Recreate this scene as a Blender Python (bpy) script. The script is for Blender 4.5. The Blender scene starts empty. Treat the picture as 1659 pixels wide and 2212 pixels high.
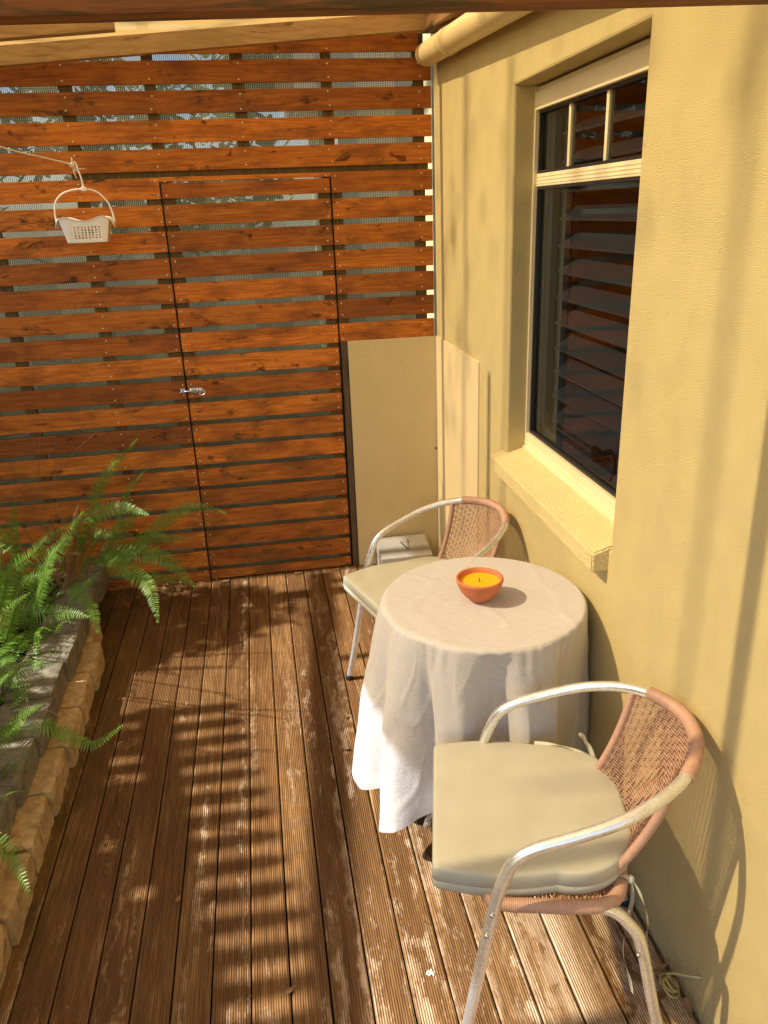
import bpy, bmesh, math, random
import numpy as np
from mathutils import Vector, Matrix, noise

S = bpy.context.scene
COL = S.collection
R = math.radians

# ------------------------------------------------------------------ camera
def rot(a, b, c):
    ca, sa, cb, sb, cc, sc = math.cos(a), math.sin(a), math.cos(b), math.sin(b), math.cos(c), math.sin(c)
    Rz = np.array([[ca, -sa, 0], [sa, ca, 0], [0, 0, 1]])
    Rx = np.array([[1, 0, 0], [0, cb, -sb], [0, sb, cb]])
    Ry = np.array([[cc, 0, sc], [0, 1, 0], [-sc, 0, cc]])
    return Rz @ Rx @ Ry
Rm = rot(-0.149629, -0.369686, 0.039052)
cam = bpy.data.cameras.new('camera'); cam_o = bpy.data.objects.new('camera', cam); COL.objects.link(cam_o)
cam_o.matrix_world = Matrix(((Rm[0][0], Rm[0][2], -Rm[0][1], 0), (Rm[1][0], Rm[1][2], -Rm[1][1], 0),
                             (Rm[2][0], Rm[2][2], -Rm[2][1], 1.75186), (0, 0, 0, 1)))
cam.sensor_fit = 'VERTICAL'; cam.sensor_height = 24.0; cam.lens = 1673.9 / 2212 * 24
cam.clip_start = .05; cam.clip_end = 300
S.camera = cam_o

# ------------------------------------------------------------------ light
SUN_EL = R(45.0)
world = bpy.data.worlds.new('World'); S.world = world; world.use_nodes = True
wn = world.node_tree
bg = wn.nodes['Background']
sky = wn.nodes.new('ShaderNodeTexSky'); sky.sky_type = 'NISHITA'; sky.sun_disc = False
sky.sun_elevation = SUN_EL; sky.sun_rotation = R(-90)      # sun stands over -x
wn.links.new(sky.outputs[0], bg.inputs[0]); bg.inputs[1].default_value = 0.15
sun = bpy.data.lights.new('sun', 'SUN'); sun.energy = 4.4; sun.angle = R(0.85); sun.color = (1.0, .94, .84)
sun_o = bpy.data.objects.new('sun', sun); COL.objects.link(sun_o)
sd = Vector((math.cos(SUN_EL), -0.01, -math.sin(SUN_EL)))
sun_o.rotation_euler = sd.to_track_quat('-Z', 'Y').to_euler()
S.view_settings.view_transform = 'Standard'; S.view_settings.look = 'None'
S.view_settings.gamma = 1; S.view_settings.exposure = 1.12
S.view_settings.use_curve_mapping = False
S.cycles.max_bounces = 10; S.cycles.diffuse_bounces = 6; S.cycles.transparent_max_bounces = 16
S.cycles.caustics_reflective = False; S.cycles.caustics_refractive = False

F = 3.7373      # front face of the slat fence
W = 0.8554      # face of the rendered house wall

# ------------------------------------------------------------------ helpers
def tag(o, label=None, cat=None, group=None, kind=None):
    if label: o['label'] = label
    if cat: o['category'] = cat
    if group: o['group'] = group
    if kind: o['kind'] = kind
    return o
def thing(name, label, cat, loc=(0, 0, 0), rotz=0, group=None):
    o = bpy.data.objects.new(name, None); COL.objects.link(o)
    o.location = loc; o.rotation_euler = (0, 0, rotz); o.empty_display_size = .05
    return tag(o, label, cat, group)
def mk(name, V, Fc, mat, parent=None, smooth=False, world_space=True, mats=None):
    """link vertices/faces as one mesh object; vertices given in world space unless world_space=False"""
    me = bpy.data.meshes.new(name)
    V = np.asarray(V, float).reshape(-1, 3)
    if parent is not None and world_space:
        M = np.array(parent_world(parent).inverted())
        V = V @ M[:3, :3].T + M[:3, 3]
    me.from_pydata(V.tolist(), [], [tuple(int(i) for i in f) for f in Fc])
    if smooth: me.polygons.foreach_set('use_smooth', [True] * len(me.polygons))
    me.materials.append(mat)
    me.update()
    o = bpy.data.objects.new(name, me); COL.objects.link(o)
    if parent is not None: o.parent = parent
    return o
def parent_world(p):
    M = Matrix.Identity(4)
    while p is not None:
        M = (Matrix.Translation(p.location) @ p.rotation_euler.to_matrix().to_4x4()) @ M
        p = p.parent
    return M
class MB:
    def __init__(s): s.V = []; s.F = []
    def add(s, V, Fc):
        n = len(s.V); s.V += [tuple(v) for v in V]; s.F += [tuple(i + n for i in f) for f in Fc]
    def box(s, lo, hi, M=None, jit=0):
        x0, y0, z0 = lo; x1, y1, z1 = hi
        V = [(x0, y0, z0), (x1, y0, z0), (x1, y1, z0), (x0, y1, z0), (x0, y0, z1), (x1, y0, z1), (x1, y1, z1), (x0, y1, z1)]
        if M is not None: V = [tuple(M @ Vector(v)) for v in V]
        s.add(V, [(0, 3, 2, 1), (4, 5, 6, 7), (0, 1, 5, 4), (1, 2, 6, 5), (2, 3, 7, 6), (3, 0, 4, 7)])
    def bbox(s, lo, hi, b=.002, M=None):
        """box with chamfered edges"""
        bm = bmesh.new(); bmesh.ops.create_cube(bm, size=1)
        for v in bm.verts:
            v.co = Vector([(lo[i] + hi[i]) / 2 + v.co[i] * (hi[i] - lo[i]) for i in range(3)])
        bmesh.ops.bevel(bm, geom=bm.edges[:], offset=b, segments=2, affect='EDGES', profile=.6)
        if M is not None:
            for v in bm.verts: v.co = M @ v.co
        bm.verts.index_update()
        s.add([tuple(v.co) for v in bm.verts], [[v.index for v in f.verts] for f in bm.faces]); bm.free()
    def tube(s, pts, r, sides=10, caps=True, up=None, closed=False):
        V, Fc = tube_geo(pts, r, sides, caps, closed); s.add(V, Fc)
    def lathe(s, prof, c, n=48):
        """prof: list of (radius, z)"""
        V = []; Fc = []
        for (r, z) in prof:
            for k in range(n):
                a = 2 * math.pi * k / n; V.append((c[0] + r * math.cos(a), c[1] + r * math.sin(a), c[2] + z))
        for i in range(len(prof) - 1):
            for k in range(n):
                a = i * n + k; b = i * n + (k + 1) % n
                Fc.append((a, b, b + n, a + n))
        s.add(V, Fc)
    def build(s, name, mat, parent=None, smooth=False, world_space=True):
        return mk(name, s.V, s.F, mat, parent, smooth, world_space)
def tube_geo(pts, r, sides=10, caps=True, closed=False):
    P = np.asarray(pts, float); n = len(P)
    rr = np.full(n, r, float) if np.isscalar(r) else np.asarray(r, float)
    if closed: T = np.roll(P, -1, 0) - np.roll(P, 1, 0)
    else: T = np.gradient(P, axis=0)
    T /= np.linalg.norm(T, axis=1)[:, None] + 1e-12
    ref = np.array([0, 0, 1.]) if abs(T[0][2]) < .9 else np.array([1., 0, 0])
    N = np.cross(T[0], ref); N /= np.linalg.norm(N)
    V = []
    for i in range(n):
        N = N - T[i] * N.dot(T[i]); N /= np.linalg.norm(N) + 1e-12
        B = np.cross(T[i], N)
        for k in range(sides):
            a = 2 * math.pi * k / sides
            V.append(P[i] + rr[i] * (math.cos(a) * N + math.sin(a) * B))
    Fc = []
    m = n if closed else n - 1
    for i in range(m):
        j = (i + 1) % n
        for k in range(sides):
            k2 = (k + 1) % sides
            Fc.append((i * sides + k, i * sides + k2, j * sides + k2, j * sides + k))
    if caps and not closed:
        Fc.append(tuple(range(sides - 1, -1, -1))); Fc.append(tuple((n - 1) * sides + k for k in range(sides)))
    return V, Fc
def spline(P, n):
    """Catmull-Rom through P, n points evenly spaced by arc length"""
    P = np.asarray(P, float)
    if len(P) == 2:
        t = np.linspace(0, 1, n)[:, None]; return P[0] * (1 - t) + P[1] * t
    Q = np.vstack([2 * P[0] - P[1], P, 2 * P[-1] - P[-2]])
    out = []
    for i in range(1, len(Q) - 2):
        for t in np.linspace(0, 1, 24, endpoint=False):
            a, b, c, d = Q[i - 1], Q[i], Q[i + 1], Q[i + 2]
            out.append(.5 * (2 * b + (c - a) * t + (2 * a - 5 * b + 4 * c - d) * t * t + (3 * b - a - 3 * c + d) * t ** 3))
    out.append(P[-1]); out = np.array(out)
    L = np.r_[0, np.cumsum(np.linalg.norm(np.diff(out, axis=0), axis=1))]
    s = np.linspace(0, L[-1], n)
    return np.stack([np.interp(s, L, out[:, k]) for k in range(3)], 1)

# ------------------------------------------------------------------ materials
class NT:
    def __init__(s, name):
        s.m = bpy.data.materials.new(name); s.m.use_nodes = True; s.t = s.m.node_tree; s.t.nodes.clear()
        s.out = s.t.nodes.new('ShaderNodeOutputMaterial')
    def n(s, typ, ins=None, **kw):
        nd = s.t.nodes.new(typ)
        for k, v in kw.items(): setattr(nd, k, v)
        for k, v in (ins or {}).items():
            sk = nd.inputs[k]
            if isinstance(v, bpy.types.NodeSocket): s.t.links.new(v, sk)
            elif isinstance(v, bpy.types.Node): s.t.links.new(v.outputs[0], sk)
            else: sk.default_value = v
        return nd
    def coord(s, scale=(1, 1, 1), obj=True, loc=(0, 0, 0)):
        tc = s.n('ShaderNodeTexCoord')
        return s.n('ShaderNodeMapping', {0: tc.outputs['Object'], 'Scale': scale, 'Location': loc}).outputs[0]
    def noise(s, vec, scale, detail=4, rough=.55, dist=0.0):
        return s.n('ShaderNodeTexNoise', {'Vector': vec, 'Scale': scale, 'Detail': detail, 'Roughness': rough, 'Distortion': dist}).outputs[0]
    def ramp(s, fac, stops, interp='LINEAR'):
        nd = s.n('ShaderNodeValToRGB', {0: fac}); cr = nd.color_ramp; cr.interpolation = interp
        while len(cr.elements) > 1: cr.elements.remove(cr.elements[-1])
        for i, (p, c) in enumerate(stops):
            e = cr.elements[0] if i == 0 else cr.elements.new(p)
            e.position = p; e.color = (c if len(c) == 4 else (*c, 1)) if hasattr(c, '__len__') else (c, c, c, 1)
        return nd.outputs[0]
    def mix(s, fac, a, b, mode='MIX'):
        nd = s.n('ShaderNodeMix', data_type='RGBA', blend_type=mode)
        for k, v in ((0, fac), (6, a), (7, b)):
            if isinstance(v, bpy.types.NodeSocket): s.t.links.new(v, nd.inputs[k])
            else: nd.inputs[k].default_value = v if k == 0 else ((*v, 1) if len(v) == 3 else v)
        return nd.outputs[2]
    def math(s, op, a, b=0.0, c=None, clamp=False):
        ins = {0: a, 1: b}
        if c is not None: ins[2] = c
        return s.n('ShaderNodeMath', ins, operation=op, use_clamp=clamp).outputs[0]
    def bump(s, h, strength=.3, dist=.002, normal=None):
        ins = {'Height': h, 'Strength': strength, 'Distance': dist}
        if normal is not None: ins['Normal'] = normal
        return s.n('ShaderNodeBump', ins).outputs[0]
    def pbsdf(s, color, rough=.6, normal=None, metallic=0.0, spec=.5, **kw):
        ins = {'Base Color': color if isinstance(color, bpy.types.NodeSocket) else (*color, 1), 'Roughness': rough, 'Metallic': metallic, 'Specular IOR Level': spec}
        if normal is not None: ins['Normal'] = normal
        ins.update(kw)
        return s.n('ShaderNodeBsdfPrincipled', ins)
    def end(s, sh):
        s.t.links.new(sh.outputs[0] if isinstance(sh, bpy.types.Node) else sh, s.out.inputs[0]); return s.m

def mat_plain(name, col, rough=.5, metallic=0.0, spec=.5, var=.08, vscale=20, bump=0.0, bscale=200, speck=0.0, **kw):
    m = NT(name); v = m.coord()
    n = m.noise(v, vscale, 5)
    c = m.mix(m.ramp(n, [(.3, 0.), (.7, 1.)]), tuple(x * (1 - var) for x in col), tuple(min(1, x * (1 + var)) for x in col))
    if speck:
        c = m.mix(m.math('MULTIPLY', m.ramp(m.noise(v, 75, 2, .5), [(.70, 0.), (.74, 1.)]), speck), c, (.10, .07, .04))
        c = m.mix(m.math('MULTIPLY', m.ramp(m.noise(m.coord((9, 9, .9)), 2.2, 5, .65), [(.5, 0.), (.75, 1.)]), speck * .5), c, tuple(k * .62 for k in col))
    nm = m.bump(m.noise(v, bscale, 3), .5, bump) if bump else None
    return m.end(m.pbsdf(c, rough, nm, metallic, spec, **kw))

def mat_stain():
    """stained pine boards, grain along x, each board its own shade"""
    m = NT('stained_pine')
    geo = m.n('ShaderNodeNewGeometry'); rnd = geo.outputs['Random Per Island']
    tc = m.n('ShaderNodeTexCoord').outputs['Object']
    off = m.n('ShaderNodeCombineXYZ', {0: m.math('MULTIPLY', rnd, 37.0), 1: m.math('MULTIPLY', rnd, 11.0), 2: m.math('MULTIPLY', rnd, 53.0)}).outputs[0]
    vec = m.n('ShaderNodeVectorMath', {0: tc, 1: off}, operation='ADD').outputs[0]
    gv = m.n('ShaderNodeMapping', {0: vec, 'Scale': (1.2, 8, 22)}).outputs[0]
    grain = m.noise(gv, 3.2, 7, .62, 1.6)
    fine = m.noise(m.n('ShaderNodeMapping', {0: vec, 'Scale': (3, 30, 120)}).outputs[0], 4, 4, .6)
    cloud = m.noise(m.n('ShaderNodeMapping', {0: vec, 'Scale': (1, 1, 2.5)}).outputs[0], 5, 4, .6)
    base = m.ramp(grain, [(.25, (.32, .088, .016)), (.5, (.68, .205, .032)), (.72, (.84, .320, .058))])
    tone = m.ramp(rnd, [(0, (.50, .50, .62)), (.15, (1.1, 1.12, 1.0)), (.3, (.42, .42, .60)), (.45, (1.1, 1.15, .95)), (.6, (.60, .58, .72)), (.75, (1.0, 1.0, .9)), (.88, (.50, .50, .62)), (1, (1.15, 1.35, 1.2))])
    c = m.mix(1.0, base, tone, 'MULTIPLY')
    c = m.mix(m.ramp(cloud, [(.34, .65), (.54, 0.)]), c, (.15, .048, .018))
    c = m.mix(m.math('MULTIPLY', m.ramp(fine, [(.52, 0.), (.75, 1.)]), .35), c, (.06, .02, .008))
    # knots
    kv = m.n('ShaderNodeMapping', {0: vec, 'Scale': (2.6, 1, 9)}).outputs[0]
    kd = m.n('ShaderNodeVectorMath', {0: kv, 1: m.n('ShaderNodeTexNoise', {'Vector': vec, 'Scale': 9.0}).outputs[1]}, operation='ADD').outputs[0]
    vor = m.n('ShaderNodeTexVoronoi', {'Vector': kd, 'Scale': 1.15}).outputs['Distance']
    rings = m.math('SINE', m.math('MULTIPLY', vor, 90.0))
    kmask = m.ramp(vor, [(.06, 1.), (.13, 0.)])
    c = m.mix(m.math('MULTIPLY', kmask, .8), c, m.mix(m.ramp(rings, [(.3, 0.), (.7, 1.)]), (.03, .010, .005), (.16, .038, .012)))
    # dark mould streaks
    st = m.noise(m.n('ShaderNodeMapping', {0: vec, 'Scale': (2.2, 1, 5)}).outputs[0], 3.3, 6, .7, .4)
    c = m.mix(m.ramp(st, [(.585, 0.), (.68, .85)]), c, (.035, .020, .010))
    # bare worn wood and green tinge low down
    z = m.n('ShaderNodeSeparateXYZ', {0: tc}).outputs[2]
    low = m.ramp(z, [(0.02, 1.0), (.75, .35), (1.25, 0.06)])
    wn_ = m.noise(m.n('ShaderNodeMapping', {0: vec, 'Scale': (3.0, 5, 22)}).outputs[0], 3.2, 7, .68, .8)
    c = m.mix(m.math('MULTIPLY', m.ramp(wn_, [(.55, 0.), (.64, 1.)]), low), c, (.31, .155, .060))
    gn = m.noise(m.n('ShaderNodeMapping', {0: vec, 'Scale': (2, 3, 5)}).outputs[0], 3, 5, .6)
    c = m.mix(m.math('MULTIPLY', m.math('MULTIPLY', m.ramp(gn, [(.50, 0.), (.66, .8)]), low), .8), c, (.085, .070, .014))
    nm = m.bump(m.math('ADD', m.math('MULTIPLY', grain, .6), fine), .35, .0015)
    return m.end(m.pbsdf(c, m.ramp(cloud, [(.3, .45), (.7, .6)]), nm, spec=.18))

def mat_deck():
    m = NT('reeded_deck')
    tc = m.n('ShaderNodeTexCoord').outputs['Object']
    sep = m.n('ShaderNodeSeparateXYZ', {0: tc}); x, y = sep.outputs[0], sep.outputs[1]
    idx = m.math('FLOOR', m.math('DIVIDE', m.math('ADD', x, .3539), .095))
    wn2 = m.n('ShaderNodeTexWhiteNoise', {'W': idx}, noise_dimensions='1D'); rnd = wn2.outputs[0]
    off = m.n('ShaderNodeCombineXYZ', {0: 0.0, 1: m.math('MULTIPLY', rnd, 40.0), 2: m.math('MULTIPLY', idx, 3.7)}).outputs[0]
    vec = m.n('ShaderNodeVectorMath', {0: tc, 1: off}, operation='ADD').outputs[0]
    g = m.noise(m.n('ShaderNodeMapping', {0: vec, 'Scale': (26, 1.3, 1)}).outputs[0], 3.5, 6, .6, 1.0)
    big = m.noise(m.n('ShaderNodeMapping', {0: vec, 'Scale': (3, 1, 1)}).outputs[0], 2.2, 4, .6)
    c = m.ramp(g, [(.3, (.105, .050, .017)), (.55, (.205, .110, .042)), (.75, (.33, .200, .090))])
    c = m.mix(1.0, c, m.ramp(rnd, [(0, (.86, .82, .80)), (.5, (1.0, 1.0, 1.0)), (1, (1.12, 1.08, 1.0))]), 'MULTIPLY')
    c = m.mix(m.ramp(big, [(.42, .5), (.6, 0.)]), c, (.095, .042, .016))
    # worn pale patches: traffic wears the coating off towards the wall side
    wv = m.n('ShaderNodeMapping', {0: vec, 'Scale': (17, .75, 1)}).outputs[0]
    wv = m.n('ShaderNodeVectorMath', {0: wv, 1: m.n('ShaderNodeTexNoise', {'Vector': vec, 'Scale': 11.0, 'Detail': 6.0}).outputs[1]}, operation='ADD').outputs[0]
    w = m.noise(wv, 1.35, 5, .62)
    bias = m.ramp(m.math('ADD', x, 1.0), [(.70, -1.0), (.98, -1.0), (1.06, .0), (1.25, .055), (1.45, .09), (1.75, .11)])
    # ramp clamps at 0, so carry the bias as an offset
    xb = m.math('MULTIPLY', m.n('ShaderNodeMapRange', {0: x, 1: .0, 2: .60, 3: -.085, 4: .060}).outputs[0], 1.0)
    yb = m.n('ShaderNodeMapRange', {0: y, 1: 3.0, 2: 1.3, 3: -.06, 4: .015}).outputs[0]
    ws = m.math('ADD', w, m.math('ADD', xb, yb))
    wm = m.ramp(ws, [(.47, 0.), (.58, 1.)])
    wcol = m.ramp(m.noise(m.n('ShaderNodeMapping', {0: vec, 'Scale': (60, 4, 1)}).outputs[0], 3, 5, .7), [(.3, (.33, .210, .115)), (.5, (.48, .345, .22)), (.7, (.62, .50, .36))])
    # the ridge tops wear first
    rid = m.math('SINE', m.math('MULTIPLY', x, 2 * math.pi / .006))
    wm2 = m.math('MULTIPLY', wm, m.ramp(m.math('ADD', m.math('MULTIPLY', rid, .22), m.noise(m.n('ShaderNodeMapping', {0: vec, 'Scale': (55, 2.2, 1)}).outputs[0], 4, 5, .7)), [(.30, .12), (.62, 1.)]))
    c = m.mix(wm2, c, wcol)
    # green algae beside the stone edging
    alg = m.math('MULTIPLY', m.n('ShaderNodeMapRange', {0: x, 1: -.62, 2: -.80, 3: 0., 4: .8}).outputs[0], m.ramp(m.noise(vec, 9, 5, .6), [(.4, 0.), (.6, 1.)]))
    c = m.mix(alg, c, (.060, .050, .012))
    c = m.mix(m.math('MULTIPLY', m.ramp(m.noise(tc, 26, 3, .5), [(.66, 0.), (.72, 1.)]), .35), c, (.05, .03, .018))
    nm = m.bump(g, .3, .001)
    return m.end(m.pbsdf(c, m.ramp(big, [(.3, .42), (.7, .6)]), nm, spec=.22))

def mat_stucco(name='stucco', col=(.77, .64, .32), bumpd=.0042, scale=470):
    m = NT(name); v = m.coord()
    h = m.noise(v, scale, 1, .5); h2 = m.noise(v, 9, 3, .5)
    c = m.mix(m.ramp(h2, [(.3, 0.), (.7, 1.)]), tuple(k * .95 for k in col), tuple(k * 1.03 for k in col))
    vert = m.noise(m.coord((3, 3, .8)), 6, 4, .6)
    c = m.mix(m.ramp(vert, [(.56, 0.), (.75, .10)]), c, (.42, .33, .17))
    zz = m.n('ShaderNodeSeparateXYZ', {0: v}).outputs[2]
    splash = m.math('MULTIPLY', m.n('ShaderNodeMapRange', {0: m.math('ADD', zz, m.math('MULTIPLY', m.noise(v, 14, 5, .7), .16)), 1: .23, 2: .08, 3: 0., 4: .55}).outputs[0], m.ramp(m.noise(v, 60, 4, .7), [(.4, .25), (.65, 1.)]))
    c = m.mix(splash, c, (.26, .20, .11))
    c = m.mix(m.math('MULTIPLY', m.ramp(m.noise(v, 48, 2, .5), [(.75, 0.), (.77, 1.)]), .35), c, (.20, .15, .08))
    nm = m.bump(m.ramp(h, [(.32, 0.), (.62, 1.)]), .75, bumpd)
    return m.end(m.pbsdf(c, .85, nm, spec=.2))

def mat_raw_timber(name, col, col2, dark=(.03, .022, .014), axis=0, dk=.6):
    m = NT(name)
    sc = [7, 7, 7]; sc[axis] = .7
    v = m.coord(tuple(sc)); g = m.noise(v, 7, 7, .6, 1.2)
    c = m.ramp(g, [(.28, col2), (.52, col), (.75, tuple(k * 1.25 for k in col))])
    sc2 = [9, 9, 9]; sc2[axis] = 1.0
    d = m.noise(m.coord(tuple(sc2)), 2.2, 6, .68, .5)
    c = m.mix(m.ramp(d, [(dk, 0.), (dk + .08, .85)]), c, dark)
    nm = m.bump(g, .5, .0015)
    return m.end(m.pbsdf(c, .72, nm, spec=.25))

def mat_shadecloth():
    """knitted shade cloth: part open holes, part translucent warm yarn"""
    m = NT('shade_cloth')
    tr = m.n('ShaderNodeBsdfTransparent', {0: (.76, .63, .41, 1)})
    tl = m.n('ShaderNodeBsdfTranslucent', {0: (.95, .58, .17, 1)})
    df = m.n('ShaderNodeBsdfDiffuse', {0: (.70, .52, .30, 1)})
    a = m.n('ShaderNodeMixShader', {0: .35, 1: tl, 2: df})
    b = m.n('ShaderNodeMixShader', {0: .44, 1: tr, 2: a})
    return m.end(b)

def mat_screen():
    """reed-like woven screen behind the fence boards"""
    m = NT('woven_screen')
    v = m.coord(); sep = m.n('ShaderNodeSeparateXYZ', {0: v})
    x, z = sep.outputs[0], sep.outputs[2]
    nx = m.math('ADD', x, m.math('MULTIPLY', m.noise(v, 30, 2), .004))
    rib = m.math('SINE', m.math('MULTIPLY', nx, 2 * math.pi / .0078))
    kn = m.math('SINE', m.math('MULTIPLY', z, 2 * math.pi / .009))
    big = m.noise(m.coord((7, 1, .7)), 1.2, 2)
    f = m.math('ADD', m.math('MULTIPLY', rib, .38), m.math('MULTIPLY', kn, .12))
    col = m.mix(m.ramp(f, [(.0, 0.), (.5, 1.)]), (.26, .20, .085), (.90, .76, .44))
    strip = m.ramp(m.math('FRACT', m.math('MULTIPLY', x, 2.9)), [(0, (.75, .75, .75)), (.48, (.9, .9, .9)), (.5, (1.15, 1.15, 1.15)), (1, (.9, .9, .9))], 'CONSTANT')
    col = m.mix(1.0, col, strip, 'MULTIPLY')
    gap_shade = m.n('ShaderNodeMapRange', {0: m.math('ADD', z, m.math('MULTIPLY', m.noise(v, 6, 3), .5)), 1: 1.1, 2: 2.3, 3: .72, 4: 0.}).outputs[0]
    col = m.mix(gap_shade, col, (.13, .115, .055))  # gap shade painted into the yarn colour, darker olive towards the bottom
    tl = m.n('ShaderNodeBsdfTranslucent', {0: col}); df = m.n('ShaderNodeBsdfDiffuse', {0: col})
    a = m.n('ShaderNodeMixShader', {0: .45, 1: tl, 2: df})
    tr = m.n('ShaderNodeBsdfTransparent', {0: (1, 1, 1, 1)})
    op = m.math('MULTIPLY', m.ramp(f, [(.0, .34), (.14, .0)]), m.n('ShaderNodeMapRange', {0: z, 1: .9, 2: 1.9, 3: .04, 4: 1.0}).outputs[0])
    return m.end(m.n('ShaderNodeMixShader', {0: op, 1: a, 2: tr}))

def mat_stone(name, col, col2, dark, scale=30):
    m = NT(name); v = m.coord()
    n1 = m.noise(v, scale, 8, .68); n2 = m.noise(v, 7, 4, .6); n3 = m.noise(v, scale * 5, 3, .6)
    c = m.ramp(n1, [(.25, dark), (.45, col), (.7, col2)])
    c = m.mix(m.ramp(n2, [(.5, 0.), (.68, .6)]), c, tuple(k * .55 for k in col))
    c = m.mix(m.ramp(m.noise(v, 11, 5, .65), [(.60, 0.), (.7, .55)]), c, (.075, .080, .030))
    c = m.mix(m.ramp(n3, [(.6, 0.), (.75, .5)]), c, tuple(min(1, k * 1.6) for k in col2))
    nm = m.bump(m.math('ADD', n1, m.math('MULTIPLY', n3, .35)), .8, .0035)
    return m.end(m.pbsdf(c, .9, nm, spec=.2))

def mat_leaf(name, c1, c2, tip=None, transl=.35, rough=.45):
    m = NT(name)
    geo = m.n('ShaderNodeNewGeometry'); rnd = geo.outputs['Random Per Island']
    v = m.coord(); n = m.noise(v, 40, 3)
    c = m.mix(rnd, c1, c2)
    c = m.mix(m.ramp(n, [(.4, 0.), (.7, .5)]), c, tuple(k * .6 for k in c1))
    p = m.pbsdf(c, rough, spec=.4)
    t = m.n('ShaderNodeBsdfTranslucent', {0: m.mix(.35, c, (.30, .50, .04))})
    return m.end(m.n('ShaderNodeMixShader', {0: transl, 1: p, 2: t}))

def mat_cloth():
    m = NT('linen_cloth')
    v = m.coord(); g = m.n('ShaderNodeNewGeometry')
    weave = m.math('ADD', m.noise(m.coord((900, 90, 90)), 1, 2), m.noise(m.coord((90, 900, 900)), 1, 2))
    wr = m.noise(v, 13, 5, .6, .6); slub = m.noise(m.coord((30, 260, 260)), 1.0, 4, .6)
    cr = m.n('ShaderNodeTexVoronoi', {'Vector': m.n('ShaderNodeVectorMath', {0: v, 1: m.n('ShaderNodeTexNoise', {'Vector': v, 'Scale': 6.0}).outputs[1]}, operation='ADD').outputs[0], 'Scale': 7.0}, feature='DISTANCE_TO_EDGE').outputs[0]
    c = m.mix(m.ramp(slub, [(.35, 0.), (.7, 1.)]), (.485, .46, .455), (.56, .535, .53))
    crease = m.ramp(cr, [(0., 1.), (.035, 0.)])
    n1 = m.bump(m.math('ADD', wr, m.math('MULTIPLY', crease, .06)), .38, .008)
    n2 = m.bump(weave, .5, .0006, n1)
    n3 = m.bump(slub, .35, .0010, n2)
    return m.end(m.pbsdf(c, .9, n3, spec=.15, **{'Sheen Weight': .2}))

def mat_alu():
    m = NT('worn_aluminium'); v = m.coord()
    n = m.noise(v, 30, 3, .6); n2 = m.noise(v, 160, 3, .6); n3 = m.noise(v, 12, 3)
    c = m.ramp(n, [(.35, (.76, .75, .74)), (.65, (.84, .84, .83))])
    r = m.ramp(m.math('ADD', m.math('MULTIPLY', n, .6), m.math('MULTIPLY', n2, .4)), [(.40, .22), (.54, .29), (.66, .42)])
    pit = m.ramp(m.noise(v, 95, 5, .75), [(.66, 0.), (.72, .5)])
    c = m.mix(m.math('MULTIPLY', pit, .6), c, (.86, .85, .83))
    return m.end(m.pbsdf(c, r, m.bump(n2, .25, .0005), metallic=m.math('SUBTRACT', .74, m.math('MULTIPLY', pit, .5))))

def mat_wicker():
    m = NT('resin_wicker'); v = m.coord()
    g = m.n('ShaderNodeNewGeometry'); n = m.noise(v, 60, 3)
    c = m.mix(g.outputs['Random Per Island'], (.40, .235, .170), (.50, .305, .225))
    c = m.mix(m.ramp(n, [(.4, 0.), (.7, .4)]), c, (.34, .19, .13))
    return m.end(m.pbsdf(c, .45, spec=.4))

def mat_glass():
    m = NT('window_glass')
    tr = m.n('ShaderNodeBsdfTransparent', {0: (.66, .72, .70, 1)})
    gl = m.n('ShaderNodeBsdfGlossy', {0: (1, 1, 1, 1), 'Roughness': 0.0})
    fr = m.n('ShaderNodeFresnel', {0: 1.46})
    return m.end(m.n('ShaderNodeMixShader', {0: fr, 1: tr, 2: gl}))

M_STAIN = mat_stain(); M_DECK = mat_deck(); M_STUCCO = mat_stucco()
M_RAFTER = mat_raw_timber('rafter_pine', (.42, .25, .105), (.27, .14, .05), axis=0, dk=.62)
M_BEAM = mat_raw_timber('weathered_beam', (.22, .088, .036), (.12, .042, .018), dark=(.05, .045, .026), axis=0, dk=.50)
M_GREYT = mat_raw_timber('grey_timber', (.13, .085, .05), (.07, .045, .028), axis=2, dk=.58)
M_BATTEN = mat_raw_timber('treated_batten', (.15, .105, .045), (.09, .065, .025), axis=2, dk=.62)
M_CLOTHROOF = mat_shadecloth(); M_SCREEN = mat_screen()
M_PANEL = mat_plain('painted_panel', (.68, .55, .29), .45, speck=.25, var=.03, vscale=6, bump=.0004, bscale=60)
M_PANEL2 = mat_plain('painted_sheet', (.74, .62, .38), .5, speck=.3, var=.03, vscale=6, bump=.0004, bscale=60)
M_FRAME = mat_plain('cream_frame', (.80, .70, .47), .35, var=.04, vscale=9)
M_PIPE = mat_plain('cream_pipe', (.72, .58, .31), .38, var=.04, vscale=9)
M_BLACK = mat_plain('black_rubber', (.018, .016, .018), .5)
M_GLASS = mat_glass()
M_LOUVRE = mat_plain('shutter_louvre', (.25, .28, .31), .4, var=.03)
M_ROOM = mat_plain('room_interior', (.055, .045, .04), .8)
M_SANDST = mat_stone('sandstone_block', (.46, .31, .145), (.60, .45, .25), (.20, .125, .055))
M_GREYST = mat_stone('grey_block', (.17, .15, .11), (.27, .235, .17), (.055, .05, .042))
M_SOIL = mat_stone('soil', (.045, .028, .018), (.09, .055, .032), (.015, .01, .008), 45)
M_GROUND = mat_stone('ground', (.10, .09, .05), (.16, .14, .08), (.05, .045, .03), 4)
M_FERN = mat_leaf('fern_green', (.13, .27, .035), (.24, .42, .06), transl=.45)
M_FERN_OLD = mat_leaf('fern_dry', (.24, .10, .03), (.34, .17, .05), transl=.2)
M_STEM = mat_plain('stem_brown', (.16, .085, .04), .6)
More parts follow.
